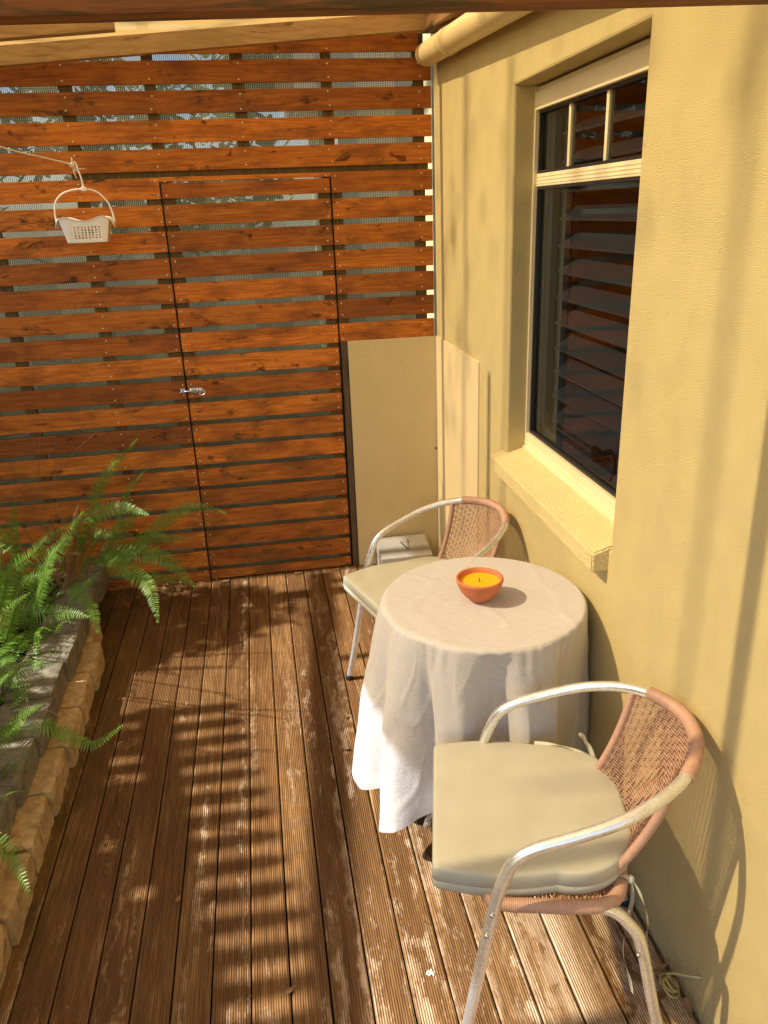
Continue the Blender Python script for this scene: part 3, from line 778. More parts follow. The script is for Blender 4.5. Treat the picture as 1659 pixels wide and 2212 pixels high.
# ------------------------------------------------------------------ ferns
def frond_mb(ctrl, width=.036, seed=0, n=None, droop=.25, tipf=.12, face=None):
    """rachis with two rows of small pointed leaflets; width = longest leaflet"""
    P0 = spline(ctrl, 60); L = float(np.sum(np.linalg.norm(np.diff(P0, axis=0), axis=1)))
    n = n or max(10, int(L / .0095)); P = spline(ctrl, n + 1)
    T = np.gradient(P, axis=0); T /= np.linalg.norm(T, axis=1)[:, None]
    r_ = random.Random(seed); mb = MB()
    mb.tube(P, np.linspace(.0016, .0005, n + 1), 5)
    roll = r_.uniform(-.5, .5)
    for i in range(2, n):
        t = i / n
        side = np.cross(T[i], (0, 0, 1) if face is None else face); side /= np.linalg.norm(side) + 1e-9
        upv = np.cross(side, T[i])
        s2 = side * math.cos(roll) + upv * math.sin(roll); u2 = np.cross(s2, T[i])
        prof = min(1, t / .16) * (1 if t < .55 else max(tipf, 1 - ((t - .55) / .45) ** 1.35 * (1 - tipf)))
        for sgn in (-1, 1):
            l = width * prof * r_.uniform(.85, 1.08)
            if r_.random() < .02: continue
            w_ = max(.0020, .0070 * (.5 + .5 * prof)) * .95
            d = s2 * sgn * .92 + T[i] * r_.uniform(.22, .42) + u2 * (-droop + r_.uniform(-.14, .14)) ; d /= np.linalg.norm(d)
            a = T[i]
            base = P[i]
            nn = np.cross(d, a)
            V = [base - a * w_ * .35, base + a * w_ * .45,
                 base + d * l * .45 + a * w_ * .60 + nn * l * .04, base + d * l * .45 - a * w_ * .40 + nn * l * .04,
                 base + d * l * .85 + a * w_ * .42 - u2 * 0, base + d * l * .85 - a * w_ * .12, base + d * l + a * w_ * .35 - np.array((0, 0, l * .06))]
            mb.add(V, [(0, 1, 2, 3), (3, 2, 4, 5), (5, 4, 6)])
    return mb
FR = {
'A': [  # back clump near the fence
 ([(-.86, 3.46, .30), (-.792, 3.45, .598), (-.70, 3.42, .73), (-.551, 3.35, .882)], .034),
 ([(-.84, 3.5, .26), (-.693, 3.5, .503), (-.639, 3.47, .63), (-.517, 3.4, .749)], .030),
 ([(-.95, 3.4, .30), (-.828, 3.35, .521), (-.727, 3.3, .585), (-.635, 3.25, .612), (-.519, 3.15, .602)], .042),
 ([(-.82, 3.5, .22), (-.698, 3.5, .309), (-.576, 3.48, .396), (-.441, 3.45, .497), (-.342, 3.42, .526), (-.215, 3.38, .491)], .040),
 ([(-.92, 3.42, .28), (-.827, 3.4, .332), (-.652, 3.32, .368), (-.497, 3.25, .352), (-.37, 3.15, .243)], .056),
 ([(-.83, 3.5, .22), (-.698, 3.5, .183), (-.561, 3.5, .149), (-.418, 3.45, .127)], .036),
 ([(-.86, 3.38, .30), (-.741, 3.3, .353), (-.597, 3.1, .35), (-.538, 3.0, .327), (-.5, 2.85, .25)], .044),
 ([(-.90, 3.42, .36), (-.84, 3.4, .435), (-.755, 3.35, .461), (-.674, 3.3, .479)], .030),
 ([(-.82, 3.5, .24), (-.756, 3.5, .336), (-.665, 3.48, .467), (-.559, 3.45, .536)], .034),
 ([(-.75, 3.56, .24), (-.631, 3.55, .33), (-.524, 3.52, .345), (-.394, 3.48, .341)], .034),
 ([(-.74, 3.46, .26), (-.707, 3.45, .324), (-.68, 3.43, .382)], .024)],
'B': [
 ([(-1.155, 3.4, .30), (-1.155, 3.4, .469), (-1.136, 3.4, .546), (-1.11, 3.38, .638)], .034),
 ([(-1.25, 3.35, .50), (-1.187, 3.3, .552), (-1.132, 3.25, .483), (-1.089, 3.2, .437)], .034),
 ([(-1.05, 3.05, .25), (-.942, 3.0, .468), (-.839, 2.98, .573), (-.757, 2.95, .682), (-.721, 2.93, .723)], .036),
 ([(-.92, 3.12, .22), (-.864, 3.1, .284), (-.802, 3.08, .345), (-.734, 3.05, .411)], .026),
 ([(-1.15, 3.0, .25), (-1.069, 3.0, .312), (-.948, 2.95, .299), (-.84, 2.9, .312), (-.758, 2.85, .309)], .042),
 ([(-.93, 3.15, .28), (-.859, 3.1, .315), (-.783, 3.0, .272), (-.734, 2.85, .234)], .034),
 ([(-1.0, 2.95, .28), (-.9, 2.9, .486), (-.854, 2.88, .572), (-.806, 2.85, .637)], .034)],
'C': [
 ([(-1.12, 2.85, .22), (-1.007, 2.8, .523), (-.865, 2.72, .654), (-.796, 2.68, .723), (-.705, 2.62, .785)], .038),
 ([(-1.08, 2.8, .24), (-.937, 2.75, .516), (-.852, 2.7, .575), (-.779, 2.65, .614)], .034),
 ([(-1.12, 2.6, .22), (-.954, 2.5, .494), (-.906, 2.5, .557), (-.818, 2.45, .626)], .032),
 ([(-1.12, 2.95, .30), (-1.053, 2.9, .602), (-1.005, 2.85, .624), (-.961, 2.8, .658)], .032),
 ([(-1.15, 2.65, .20), (-1.014, 2.6, .226), (-.898, 2.52, .305), (-.778, 2.45, .357)], .046)],
'D': [
 ([(-1.05, 2.2, .18), (-.91, 2.15, .26), (-.811, 2.1, .379), (-.716, 2.05, .447)], .036),
 ([(-.98, 2.32, .19), (-.837, 2.3, .21), (-.765, 2.3, .175), (-.681, 2.25, .145), (-.614, 2.22, .184), (-.543, 2.2, .242)], .034)],
'E': [([(-.95, 1.75, .30), (-.84, 1.68, .33), (-.773, 1.65, .33), (-.714, 1.6, .308), (-.650, 1.5, .275)], .040)]}
FLAB = {'A': ('sword fern by the fence corner with long fronds arching over the deck', (-.86, 3.45, .18), 2, (.35, .6)),
        'B': ('dark shaded sword fern behind the far grey blocks', (-1.12, 3.1, .17), 10, (.25, .5)),
        'C': ('sunlit sword fern with bright upright fronds, middle of the bed', (-1.12, 2.7, .17), 17, (.3, .6)),
        'D': ('sword fern whose low frond trails over the edging onto the boards', (-1.10, 2.2, .17), 11, (.25, .42)),
        'E': ('nearest sword fern, only one frond tip in view at the left edge', (-1.0, 1.75, .28), 3, (.25, .35))}
rf = random.Random(21); seed = 0
for key, fl in FR.items():
    lab, base, nrand, (la, lb) = FLAB[key]
    t = thing('sword_fern', lab, 'fern', base, group='sword ferns in the stone-edged bed')
    for ctrl, wd in fl:
        if key in 'CDE': ctrl = [ctrl[0]] + [tuple(p[i] * .93 + (0, 0, 1.7519)[i] * .07 for i in range(3)) for p in ctrl[1:]]
        seed += 1; frond_mb(ctrl, wd * (1.08 if key == 'A' else 1.05), seed, droop=.12, face=(.15, -.70, .68)).build('frond', M_FERN, t)
    for _ in range(nrand):
        seed += 1
        az = rf.uniform(R(60), R(330)) if key != 'E' else rf.uniform(R(100), R(260))
        L = rf.uniform(la, lb); el = rf.uniform(.35, 1.2)
        bx, by, bz = base[0] + rf.uniform(-.12, .06), base[1] + rf.uniform(-.15, .15), base[2]
        pts = []; p = np.array((bx, by, bz)); e = el
        for s_ in range(5):
            pts.append(tuple(p)); p = p + L / 4 * np.array((math.cos(az) * math.cos(e), math.sin(az) * math.cos(e), math.sin(e))); e -= rf.uniform(.25, .5)
            p[0] = min(p[0], -.62); p[1] = min(p[1], F - .03)
        frond_mb(pts, rf.uniform(.030, .042), seed).build('frond', M_FERN if rf.random() > .14 else M_FERN_OLD, t)
# short dense undergrowth leaves around the clumps
mb = MB()
for _ in range(300):
    x = rf.uniform(-1.75, -.92); y = rf.uniform(1.9, 3.66); az = rf.uniform(0, 6.28); L = rf.uniform(.06, .16); e = rf.uniform(.3, 1.3)
    p0 = np.array((x, y, .15)); p1 = p0 + L * np.array((math.cos(az) * math.cos(e), math.sin(az) * math.cos(e), math.sin(e))); p2 = p1 + L * .5 * np.array((math.cos(az), math.sin(az), .1))
    f = frond_mb([p0, p1, p2], .018, rf.randint(0, 9999), n=14); mb.add(f.V, f.F)
tag(mb.build('fern_undergrowth', M_FERN), 'low tangle of small fern leaves covering the garden bed', 'undergrowth', kind='stuff')
# dead brown fronds and wiry stems
dead = thing('dead_fern', 'brown dried fern clump in front of the slats above the green fronds', 'fern', (-.92, 3.35, .17))
for k in range(16):
    a0 = rf.uniform(-.5, 3.2); L = rf.uniform(.22, .42); p0 = np.array((-.93 + rf.uniform(-.06, .06), 3.32 + rf.uniform(-.1, .1), .25))
    p1 = p0 + np.array((rf.uniform(-.10, .12), rf.uniform(-.06, .08), L * .7)); p2 = p1 + np.array((math.cos(a0) * L * .4, rf.uniform(-.06, .06), rf.uniform(-.08, .12)))
    frond_mb([p0, p1, p2], .022, 500 + k, droop=.6).build('dry_frond', M_FERN_OLD, dead)
TW = [[(-1.045, 3.6, .886), (-1.032, 3.55, .738), (-1.042, 3.5, .637), (-1.124, 3.45, .525), (-1.203, 3.4, .447)],
      [(-1.009, 3.6, .883), (-1.029, 3.55, .738), (-1.03, 3.5, .523), (-1.02, 3.45, .3)],
      [(-.768, 3.6, .864), (-.88, 3.6, .775), (-.961, 3.55, .699), (-.979, 3.5, .638), (-.97, 3.45, .3)],
      [(-1.205, 3.5, .627), (-1.125, 3.5, .586), (-1.008, 3.4, .52), (-.95, 3.35, .3)],
      [(-.957, 3.6, .879), (-.951, 3.6, .814), (-.975, 3.58, .691), (-.961, 3.5, .543), (-.95, 3.4, .3)],
      [(-.86, 3.60, .12), (-.75, 3.45, .07), (-.654, 3.328, .02), (-.60, 3.28, .008), (-.546, 3.257, .006)],
      [(-1.0, 2.3, .2), (-.86, 2.35, .25), (-.75, 2.33, .20), (-.62, 2.30, .16)],
      [(-.98, 2.45, .2), (-.86, 2.42, .24), (-.74, 2.4, .13), (-.66, 2.38, .05)],
      [(-1.15, 2.75, .2), (-1.0, 2.62, .28), (-.90, 2.60, .30), (-.82, 2.56, .29)]]
for k, p in enumerate(TW):
    b = MB(); b.tube(spline(p, 30), np.linspace(.0011, .0007, 30), 5); b.build('stem', M_STEM, dead)

# ------------------------------------------------------------------ garden boundary outside the frame (it throws the striped shadows)
pf = thing('picket_fence', 'brown picket fence with pointed tops along the garden side', 'fence', (-1.95, 2, 0))
def pfx(y): return -1.955 - .176 * (y - 2.0)
y = .10; k = 0
while y < 2.62:
    xf = pfx(y); ht = 1.86; w_ = .060
    P = [(-w_ / 2, -.3), (w_ / 2, -.3), (w_ / 2, ht - .07), (w_ * .34, ht - .025), (0, ht), (-w_ * .34, ht - .025), (-w_ / 2, ht - .07)]
    V = [(xf, y + a, z) for a, z in P] + [(xf + .016, y + a, z) for a, z in P]
    n = len(P); Fc = [tuple(range(n)), tuple(range(2 * n - 1, n - 1, -1))] + [(i, (i + 1) % n, n + (i + 1) % n, n + i) for i in range(n)]
    mk('picket', V, Fc, M_PICKET, pf); y += .1003; k += 1
y = .0; k = 0; rp = random.Random(8)
while y < 2.16:      # close boards fill the fence below the rail, with gaps added to cast sun patches
    xf = pfx(y + .05) + .001; w_ = .0995; spans = [(-.3, 1.475)]
    if k in (3, 8, 13, 16, 19): zh = 1.22 + .04 * rp.random() + (.10 if k % 2 else 0); spans = [(-.3, zh), (zh + .05, 1.475)]
    if k in (11, 17): spans = [(-.3, 1.40)]
    for za, zb in spans:
        b = MB(); b.box((xf, y, za), (xf + .014, y + w_, zb)); b.build('board', M_PICKET, pf)
    y += .1; k += 1
for (za, zb) in ((1.46, 1.56), (.3, .39)):
    b = MB(); V = []
    for yy in (.0, 2.66):
        xf = pfx(yy); V += [(xf + .017, yy, za), (xf + .05, yy, za), (xf + .05, yy, zb), (xf + .017, yy, zb)]
    b.add(V, [(0, 1, 2, 3), (7, 6, 5, 4), (0, 4, 5, 1), (1, 5, 6, 2), (2, 6, 7, 3), (3, 7, 4, 0)]); b.build('rail', M_PICKET, pf)
# leafy shrubs against the pickets
def crown(mb, c, s, n, size, rnd, shell=.5):
    for _ in range(n):
        while True:
            d = Vector((rnd.uniform(-1, 1), rnd.uniform(-1, 1), rnd.uniform(-1, 1)))
            if .2 < d.length < 1: break
        d = d.normalized() * (shell + (1 - shell) * rnd.random() ** .6) * (1 + .25 * noise.noise(d * 2.3 + Vector(c)))
        p = (c[0] + d.x * s[0], c[1] + d.y * s[1], c[2] + d.z * s[2])
        V, Fc = leaf_geo(p, size * rnd.uniform(.7, 1.3), size * .42, rnd.uniform(0, 6.3), rnd.uniform(-1, 1), rnd.uniform(-1, 1), .2)
        mb.add([V[0], V[2], V[6], V[8], V[15]] if False else V, Fc)
def shrub(name, lab, cat, clumps, trunk, n, size, seed, mat=M_TREE):
    t = thing(name, lab, cat, trunk[0]); r_ = random.Random(seed)
    b = MB(); b.tube(spline(trunk, 12), np.linspace(.05, .02, 12) * (trunk[-1][2] / 2), 8)
    for c, s in clumps: b.tube([trunk[-1] if c[2] > trunk[-1][2] else trunk[len(trunk) // 2], c], [.015, .005], 6)
    b.build('trunk', M_BARK, t, True)
    b = MB()
    for c, s in clumps: crown(b, c, s, n, size, r_)
    b.build('crown', mat, t)
shrub('shrub', 'leafy shrub in front of the picket fence outside the frame', 'shrub',
      [((-1.83, 2.35, .60), (.10, .32, .50)), ((-1.78, 1.3, .55), (.12, .6, .5))], [(-1.85, 1.6, -.1), (-1.84, 1.65, .4), (-1.84, 1.7, .7)], 2200, .075, 7)
shrub('tall_shrub', 'tall leafy shrub in the far left corner of the garden', 'shrub',
      [((-2.15, 3.38, 1.55), (.25, .36, .62)), ((-2.2, 3.45, .7), (.3, .4, .6)), ((-2.2, 3.12, 1.15), (.25, .22, .6))], [(-2.15, 3.35, -.3), (-2.15, 3.35, .8), (-2.15, 3.3, 1.4)], 1500, .075, 9)
tt = thing('band_shadow_tree', 'tall thin-limbed tree added outside the frame to cast soft bands on the wall', 'tree', (-4.3, 5.2, -.3))  # unseen tree added so its hanging limbs cast soft vertical bands
b = MB(); b.tube(spline([(-4.3, 5.2, -.3), (-4.2, 5.1, 2.2), (-4.1, 4.9, 4.4)], 14), np.linspace(.10, .07, 14), 10)
for (yy, zt) in ((3.27, 7.6), (2.72, 7.2), (1.41, 7.8)):
    b.tube(spline([(-4.1, 4.9, 4.4), (-4.05, 4.9, 6.0), (-3.95, (yy + 4.9) / 2, zt - .1), (-3.75, yy + .05, zt - .2), (-3.7, yy, 6.6), (-3.7, yy - .01, 5.6), (-3.7, yy + .01, 4.72)], 24), np.linspace(.050, .010, 24), 8)
b.build('trunk', M_BARK, tt, True)
b = MB(); r5 = random.Random(31)
for c_, s_ in (((-3.7, 3.1, 6.8), (.5, .5, .8)), ((-3.7, 1.4, 7.0), (.5, .5, .8)), ((-3.7, 2.2, 6.3), (.4, .6, .6)), ((-3.8, 3.5, 6.0), (.4, .4, .6))): crown(b, c_, s_, 34, .10, r5, .2)
b.build('crown', M_TREE, tt)
# beyond the slat fence
shrub('garden_tree', 'green tree glimpsed through the gaps of the slat fence, left', 'tree',
      [((-2.2, 8.2, 3.0), (1.2, .9, .9)), ((-.6, 8.6, 2.2), (1.1, .9, .9)), ((-3.5, 8.5, 2.0), (1.2, .9, 1.2)), ((.4, 8.2, 3.4), (.8, .7, .7))], [(-1.5, 8.5, -.3), (-1.5, 8.5, 1.2), (-1.6, 8.4, 2.2)], 1500, .16, 12)
shrub('shade_bush', 'low green bush added behind the slat fence to darken its lower gaps', 'bush',
      [((-2.0, 4.75, .45), (.8, .3, .75)), ((-.9, 4.8, .4), (.7, .3, .7)), ((.1, 4.75, .4), (.7, .3, .65)), ((.9, 4.8, .3), (.5, .3, .6))], [(-.8, 4.6, -.3), (-.8, 4.6, .2), (-.8, 4.6, .5)], 1500, .12, 13)  # bush added to cut the sky light behind the fence screen
nb = thing('neighbour_house', 'pale sunlit neighbouring building seen through the fence gaps, right', 'building', (2.5, 7.5, 0))
b = MB(); b.box((.75, 6.6, -.3), (5.0, 9.5, 2.55)); b.build('wall', M_NEIGH, nb)
b = MB(); V = [(.5, 6.3, 2.56), (5.2, 6.3, 2.56), (5.2, 9.8, 2.56), (.5, 9.8, 2.56), (.5, 8.05, 3.7), (5.2, 8.05, 3.7)]
b.add(V, [(0, 1, 5, 4), (3, 4, 5, 2), (0, 4, 3), (1, 2, 5), (0, 3, 2, 1)]); b.build('roof', M_BARK, nb)

# ------------------------------------------------------------------ chairs
ARM = [(.257, .272, 0.004), (.228, .262, .15), (.200, .249, .32), (.172, .238, .48), (.150, .232, .560), (.128, .230, .600), (.090, .230, .626), (.02, .228, .652),
       (-.06, .218, .680), (-.13, .190, .702), (-.185, .150, .716), (-.222, .100, .725), (-.242, .050, .730), (-.248, 0, .731)]
ARMF = ARM + [(x, -y, z) for x, y, z in ARM[-2::-1]]
TR = .0125
def on_back(u, v):
    """woven back: u in -1..1 across, v 0 (seat) .. 1 (top rail)"""
    ymax = .128 + .030 * v
    y = u * ymax
    xt = -.248 + .082 * (abs(y) / .16) ** 2.0 ; xb = -.095 + .035 * (abs(y) / .13) ** 2
    zt = .728 - .013 * (abs(y) / .16) ** 2; zb = .445
    vv = v
    bulge = .012 * math.sin(math.pi * v)
    return np.array((xb + (xt - xb) * vv - bulge, y, zb + (zt - zb) * vv))
def back_normal(u, v):
    e = .01; a = on_back(u + e, v) - on_back(u - e, v); c = on_back(u, v + e) - on_back(u, v - e)
    n = np.cross(a, c); n /= np.linalg.norm(n); return n if n[0] > 0 else -n
def wrapped(P, r, pitch=.0042, bulge=.0013):
    """tube with the ringed surface of a cord wound round it"""
    P = np.asarray(P, float); L = float(np.sum(np.linalg.norm(np.diff(P, axis=0), axis=1)))
    nw = max(4, int(L / pitch)); Q = spline(P, nw * 4 + 1)
    rr = [r + bulge * (0, .85, 1, .85)[i % 4] for i in range(nw * 4 + 1)]
    mb = MB(); mb.tube(Q, rr, 14); return mb
def make_chair(label, loc, rz):
    t = thing('bistro_chair', label, 'chair', loc, rz, 'round-backed aluminium bistro chairs at the table')
    def bl(mb, name, mat, par=t, smooth=True): return mb.build(name, mat, par, smooth, world_space=False)
    b = MB(); A = spline(ARMF, 150); b.tube(A, TR, 16)
    fr = bl(b, 'arm_frame', M_ALU)
    for sgn in (1, -1):
        b = MB(); x, y, z = ARM[0]; b.lathe([(0, -.003), (.0145, -.003), (.0150, .004), (.0145, .016), (.0128, .018)], (x, sgn * y, .003), 14)
        bl(b, 'foot_cap', M_BLACK, fr)
    b = MB()
    for sgn in (1, -1):
        for (x, y, z) in ((.1725, .2385 + .0125, .475), (.183, .242 + .0125, .425)):
            Q = [(x + .004, sgn * (y - .001), z), (x + .005, sgn * (y + .003), z)]
            b.tube(Q, [.0048, .0040], 10)
    bl(b, 'bolt', M_STEEL, fr)
    for sgn in (1, -1):
        b = MB(); b.tube(spline([(.06, sgn * .200, .449), (-.02, sgn * .199, .447), (-.065, sgn * .198, .438), (-.098, sgn * .203, .410), (-.125, sgn * .207, .36), (-.165, sgn * .213, .18), (-.212, sgn * .220, .006)], 40), TR, 14)
        lg = bl(b, 'rear_leg', M_ALU)
        b = MB(); b.lathe([(0, -.003), (.0145, -.003), (.0150, .004), (.0145, .016), (.0128, .018)], (-.212, sgn * .220, .003), 14); bl(b, 'foot_cap', M_BLACK, lg)
        b = MB(); b.tube([(-.118, sgn * .218, .345), (-.118, sgn * .223, .345)], [.0048, .004], 10); bl(b, 'bolt', M_STEEL, lg)
    # seat: wrapped rim and woven panel
    rim = [(.185, .0, .449), (.185, .12, .449), (.180, .178, .449), (.155, .198, .449), (.08, .201, .449), (.0, .201, .449), (-.055, .192, .449), (-.085, .160, .449), (-.100, .10, .449), (-.108, 0, .449)]
    rim = rim + [(x, -y, z) for x, y, z in rim[-2::-1]]
    bl(wrapped(rim, .0135), 'seat_rim', M_WICK)
    b = MB(); nx, ny = 44, 34
    for j in range(ny):
        xx = -.095 + .265 * j / (ny - 1); hw = .185 if xx > -.04 else .185 - (-.04 - xx) ** 1.3 * 1.6
        P = [(xx, -hw + 2 * hw * k / nx, .446 + .003 * (1 if (k + j) % 2 else -1)) for k in range(nx + 1)]
        b.tube(P, .0030, 4, caps=False)
    bl(b, 'seat_weave', M_WICK)
    # top rail wrap and side rims of the back
    top = spline([(-.197, .140, .7195), (-.222, .100, .725), (-.242, .050, .730), (-.248, 0, .731), (-.242, -.050, .730), (-.222, -.100, .725), (-.197, -.140, .7195)], 60)
    bl(wrapped(top, .0138, .0046, .0014), 'back_rail_wrap', M_WICK)
    for sgn in (1, -1):
        P = [on_back(sgn * 1.0, v) + np.array((0, sgn * .004, 0)) for v in (0, .25, .5, .75, .97)]
        P[0] = P[0] + np.array((.01, 0, -.01)); bl(wrapped(P, .0085, .0044, .0014), 'side_rim', M_WICK)
    # woven back: stakes and weavers
    b = MB(); NS = 21
    for k in range(NS):
        u = -.92 + 1.84 * k / (NS - 1); b.tube([on_back(u, v) for v in np.linspace(0.0, 1.0, 9)], .0016, 5, caps=False)
    bl(b, 'stakes', M_WICK)
    b = MB(); NW = 54
    for j in range(NW):
        v = .015 + .975 * j / (NW - 1); P = []
        for k in range((NS + 1) * 3 + 1):
            s_ = k / 3 - 1; u = -.92 + 1.84 * s_ / (NS - 1); u = max(-.985, min(.985, u))
            # over one, under one; a diamond of twill (over three) in the middle
            dm = abs(s_ - (NS - 1) / 2) / 6.0 + abs(v - .42) / .20
            if dm < 1: ph = math.pi * (s_ - (j // 2) * .5) / 2.0; amp = .0048
            else: ph = math.pi * (s_ + (j // 2)); amp = .0040
            n_ = back_normal(u * .97, min(max(v, .03), .97))
            wob = .0016 * math.sin(ph + math.pi / 2) 
            vv = v + wob / .29
            P.append(on_back(u, vv) + n_ * amp * math.cos(ph))
        b.tube(P, .00170, 5, caps=False)
    bl(b, 'back_weave', M_WICK)
    return t
chair = make_chair('nearer bistro chair, whole wicker back in view in the foreground against the house wall', (.5715, 1.2777, 0), R(166.84))
def copy_tree(o, par=None):
    c = o.copy(); COL.objects.link(c)
    if par is not None: c.parent = par
    for chd in list(o.children): copy_tree(chd, c)
    return c
chair2 = copy_tree(chair); chair2.location = (.5625, 2.4882, 0); chair2.rotation_euler = (0, 0, R(197.61))
chair2['label'] = 'farther bistro chair behind the table, partly hidden by the white tablecloth'

# cushions
def cushion_geo():
    # outline: straight front, rounded back corners
    pts = []
    def arc(cx, cy, r, a0, a1, n):
        for k in range(n + 1):
            a = R(a0 + (a1 - a0) * k / n); pts.append((cx + r * math.cos(a), cy + r * math.sin(a)))
    X1 = .292; Y1 = .198
    arc(X1 - .012, Y1 - .012, .012, 0, 90, 5)
    for t in np.linspace(0.05, .95, 10): pts.append((X1 - .012 - t * .25, Y1 + .016 * math.sin(math.pi * t)))
    arc(.010, .062, .142, 78, 180, 22)
    half = pts[:]
    full = half + [(x, -y) for x, y in reversed(half)]
    # clean duplicates at the back centre
    out = []
    for p in full:
        if not out or math.hypot(p[0] - out[-1][0], p[1] - out[-1][1]) > 1e-4: out.append(p)
    P = np.array(out); cen = np.array((.075, 0))
    prof = [(-.0, .000, .35), (.0, 0, .9), (.0, .002, .975), (.0, .010, .997), (.0, .0265, 1.008), (.0, .0278, 1.000), (.0, .0292, 1.008), (.0, .048, 1.0), (.0, .0535, .996), (.0, .0562, .984), (.0, .0575, .95), (.0, .0590, .8), (.0, .0602, .5), (.0, .061, .2)]
    V = []; Fc = []; n = len(P)
    for (_, z, s) in prof:
        for i, p in enumerate(P):
            q_ = cen + (p - cen) * s
            wv = .0004 * math.sin(i * .9) * (1 if .01 < z < .05 else 0)
            V.append((q_[0], q_[1], z * 1.13 - .007 + .0012 * noise.noise(Vector((q_[0] * 18, q_[1] * 18, z * 9))) + wv * .3))
    for j in range(len(prof) - 1):
        for i in range(n):
            a = j * n + i; c = j * n + (i + 1) % n; Fc.append((a, c, c + n, a + n))
    V.append((.075, 0, .062)); V.append((.075, 0, -.007)); ti = len(V) - 2; bi = len(V) - 1; j = (len(prof) - 1) * n
    for i in range(n): Fc.append((j + i, j + (i + 1) % n, ti)); Fc.append(((i + 1) % n, i, bi))
    return V, Fc
def ribbon(P, w, mb, up=(0, 0, 1)):
    P = spline(P, 26); T = np.gradient(P, axis=0); V = []; Fc = []
    for i, p in enumerate(P):
        s_ = np.cross(T[i], up); s_ /= np.linalg.norm(s_) + 1e-9
        a = .5 * math.sin(i * .35)
        u_ = np.cross(s_, T[i]); u_ /= np.linalg.norm(u_) + 1e-9
        d = s_ * math.cos(a) + u_ * math.sin(a)
        V += [p - d * w / 2, p + d * w / 2]
    for i in range(len(P) - 1): a = i * 2; Fc.append((a, a + 1, a + 3, a + 2))
    mb.add(V, Fc)
def make_cushion(label, loc, rz):
    V, Fc = cushion_geo()
    t = thing('seat_cushion', label, 'cushion', loc, rz, 'beige cushions on the bistro chairs')
    mk('pad', V, Fc, M_CUSH, t, True, world_space=False)
    return t
def at(loc, rz, p):   # chair-local point -> world
    c, s_ = math.cos(rz), math.sin(rz); return (loc[0] + c * p[0] - s_ * p[1], loc[1] + s_ * p[0] + c * p[1], p[2])
c1 = at((.5715, 1.2777, 0), R(166.84), (0, -.026, .453)); cu1 = make_cushion('beige vinyl cushion on the nearer chair, tape bows at its back corners', c1, R(166.84))
cu2 = copy_tree(cu1); cu2.location = at((.5625, 2.4882, 0), R(197.61), (0, 0, .446)); cu2.rotation_euler = (0, 0, R(197.61)); cu2['label'] = 'beige vinyl cushion on the farther chair, half behind the tablecloth'
# tie tapes of the front cushion (local coordinates)
b = MB()
kx, ky, kz = -.112, .165, .000       # knot at near back corner
ribbon([(kx, ky, kz + .010), (kx - .004, ky + .012, kz - .03), (kx + .008, ky + .030, kz - .09), (kx + .012, ky + .040, kz - .15), (kx - .004, ky + .045, kz - .215), (kx - .012, ky + .05, kz - .255)], .011, b, (1, 0, .2))
ribbon([(kx, ky, kz + .010), (kx - .018, ky + .012, kz - .02), (kx - .036, ky + .025, kz - .08), (kx - .035, ky + .03, kz - .12), (kx - .040, ky + .03, kz - .160)], .011, b, (1, 0, .2))
b.lathe([(0, -.010), (.006, -.006), (.008, 0), (.006, .008), (0, .012)], (kx, ky, kz + .006), 10)
ribbon([(kx, ky, kz + .01), (kx + .02, ky + .005, kz + .02), (kx + .04, ky - .005, kz + .025)], .010, b)
b.build('tie_tape', M_TIE, cu1, False, world_space=False)
b = MB(); kx, ky = -.092, -.150
ribbon([(kx, ky, .045), (kx + .035, ky - .022, .058), (kx + .08, ky - .042, .060), (kx + .135, ky - .052, .058)], .010, b)
ribbon([(kx - .005, ky, .045), (kx + .010, ky - .018, .078), (kx + .030, ky - .028, .100), (kx + .020, ky - .034, .092), (kx + .004, ky - .012, .050)], .010, b)
b.lathe([(0, -.008), (.005, -.004), (.007, 0), (.005, .006), (0, .009)], (kx, ky, .045), 10)
b.build('tie_bow', M_TIE, cu1, False, world_space=False)

# ------------------------------------------------------------------ table, cloth, candle
TC = (.552, 1.868); TRAD = .279; TZ = .735
tb = thing('round_table', 'small round table hidden under the pale tablecloth', 'table', (TC[0], TC[1], 0))
b = MB(); b.lathe([(0, .708), (TRAD - .02, .708), (TRAD - .004, .712), (TRAD - .004, .728), (TRAD - .012, .7325), (0, .7325)], (TC[0], TC[1], 0), 64); b.build('tabletop', M_GREYT, tb, True)
for k in range(4):
    a = R(20 + 90 * k); b = MB()
    b.tube(spline([(TC[0] + .05 * math.cos(a), TC[1] + .05 * math.sin(a), .70), (TC[0] + .06 * math.cos(a), TC[1] + .06 * math.sin(a), .35), (TC[0] + .20 * math.cos(a), TC[1] + .20 * math.sin(a), .02)], 20), .012, 10)
    b.build('leg', M_ALU, tb, True)
FOLD_PTS = [(0, .02), (15, .045), (32, .0), (50, .055), (68, .0), (85, .05), (103, .0), (120, .055), (137, .01), (152, .045), (160, .085), (172, .110), (184, .085), (193, .012), (198, .055), (204, .100),
            (212, .075), (220, .010), (226, -.055), (229.5, .035), (236, .052), (245, .040), (252, -.030), (258, -.052), (266, -.052), (268.5, .030), (272, .072), (282, .058), (290, .060), (294, .0), (298, -.040),
            (320, -.030), (334, .004), (346, .03), (360, .02)]
_ph = np.arange(0, 360, .25); _fv = np.interp(_ph, [p for p, _ in FOLD_PTS], [f for _, f in FOLD_PTS])
def _smooth(sig):
    k = np.arange(-60, 61); g = np.exp(-(k * .25 / sig) ** 2 / 2); g /= g.sum()
    return np.convolve(np.r_[_fv[-60:], _fv, _fv[:60]], g, 'valid')
FOLD_LO, FOLD_HI = _smooth(1.5), _smooth(5.0)
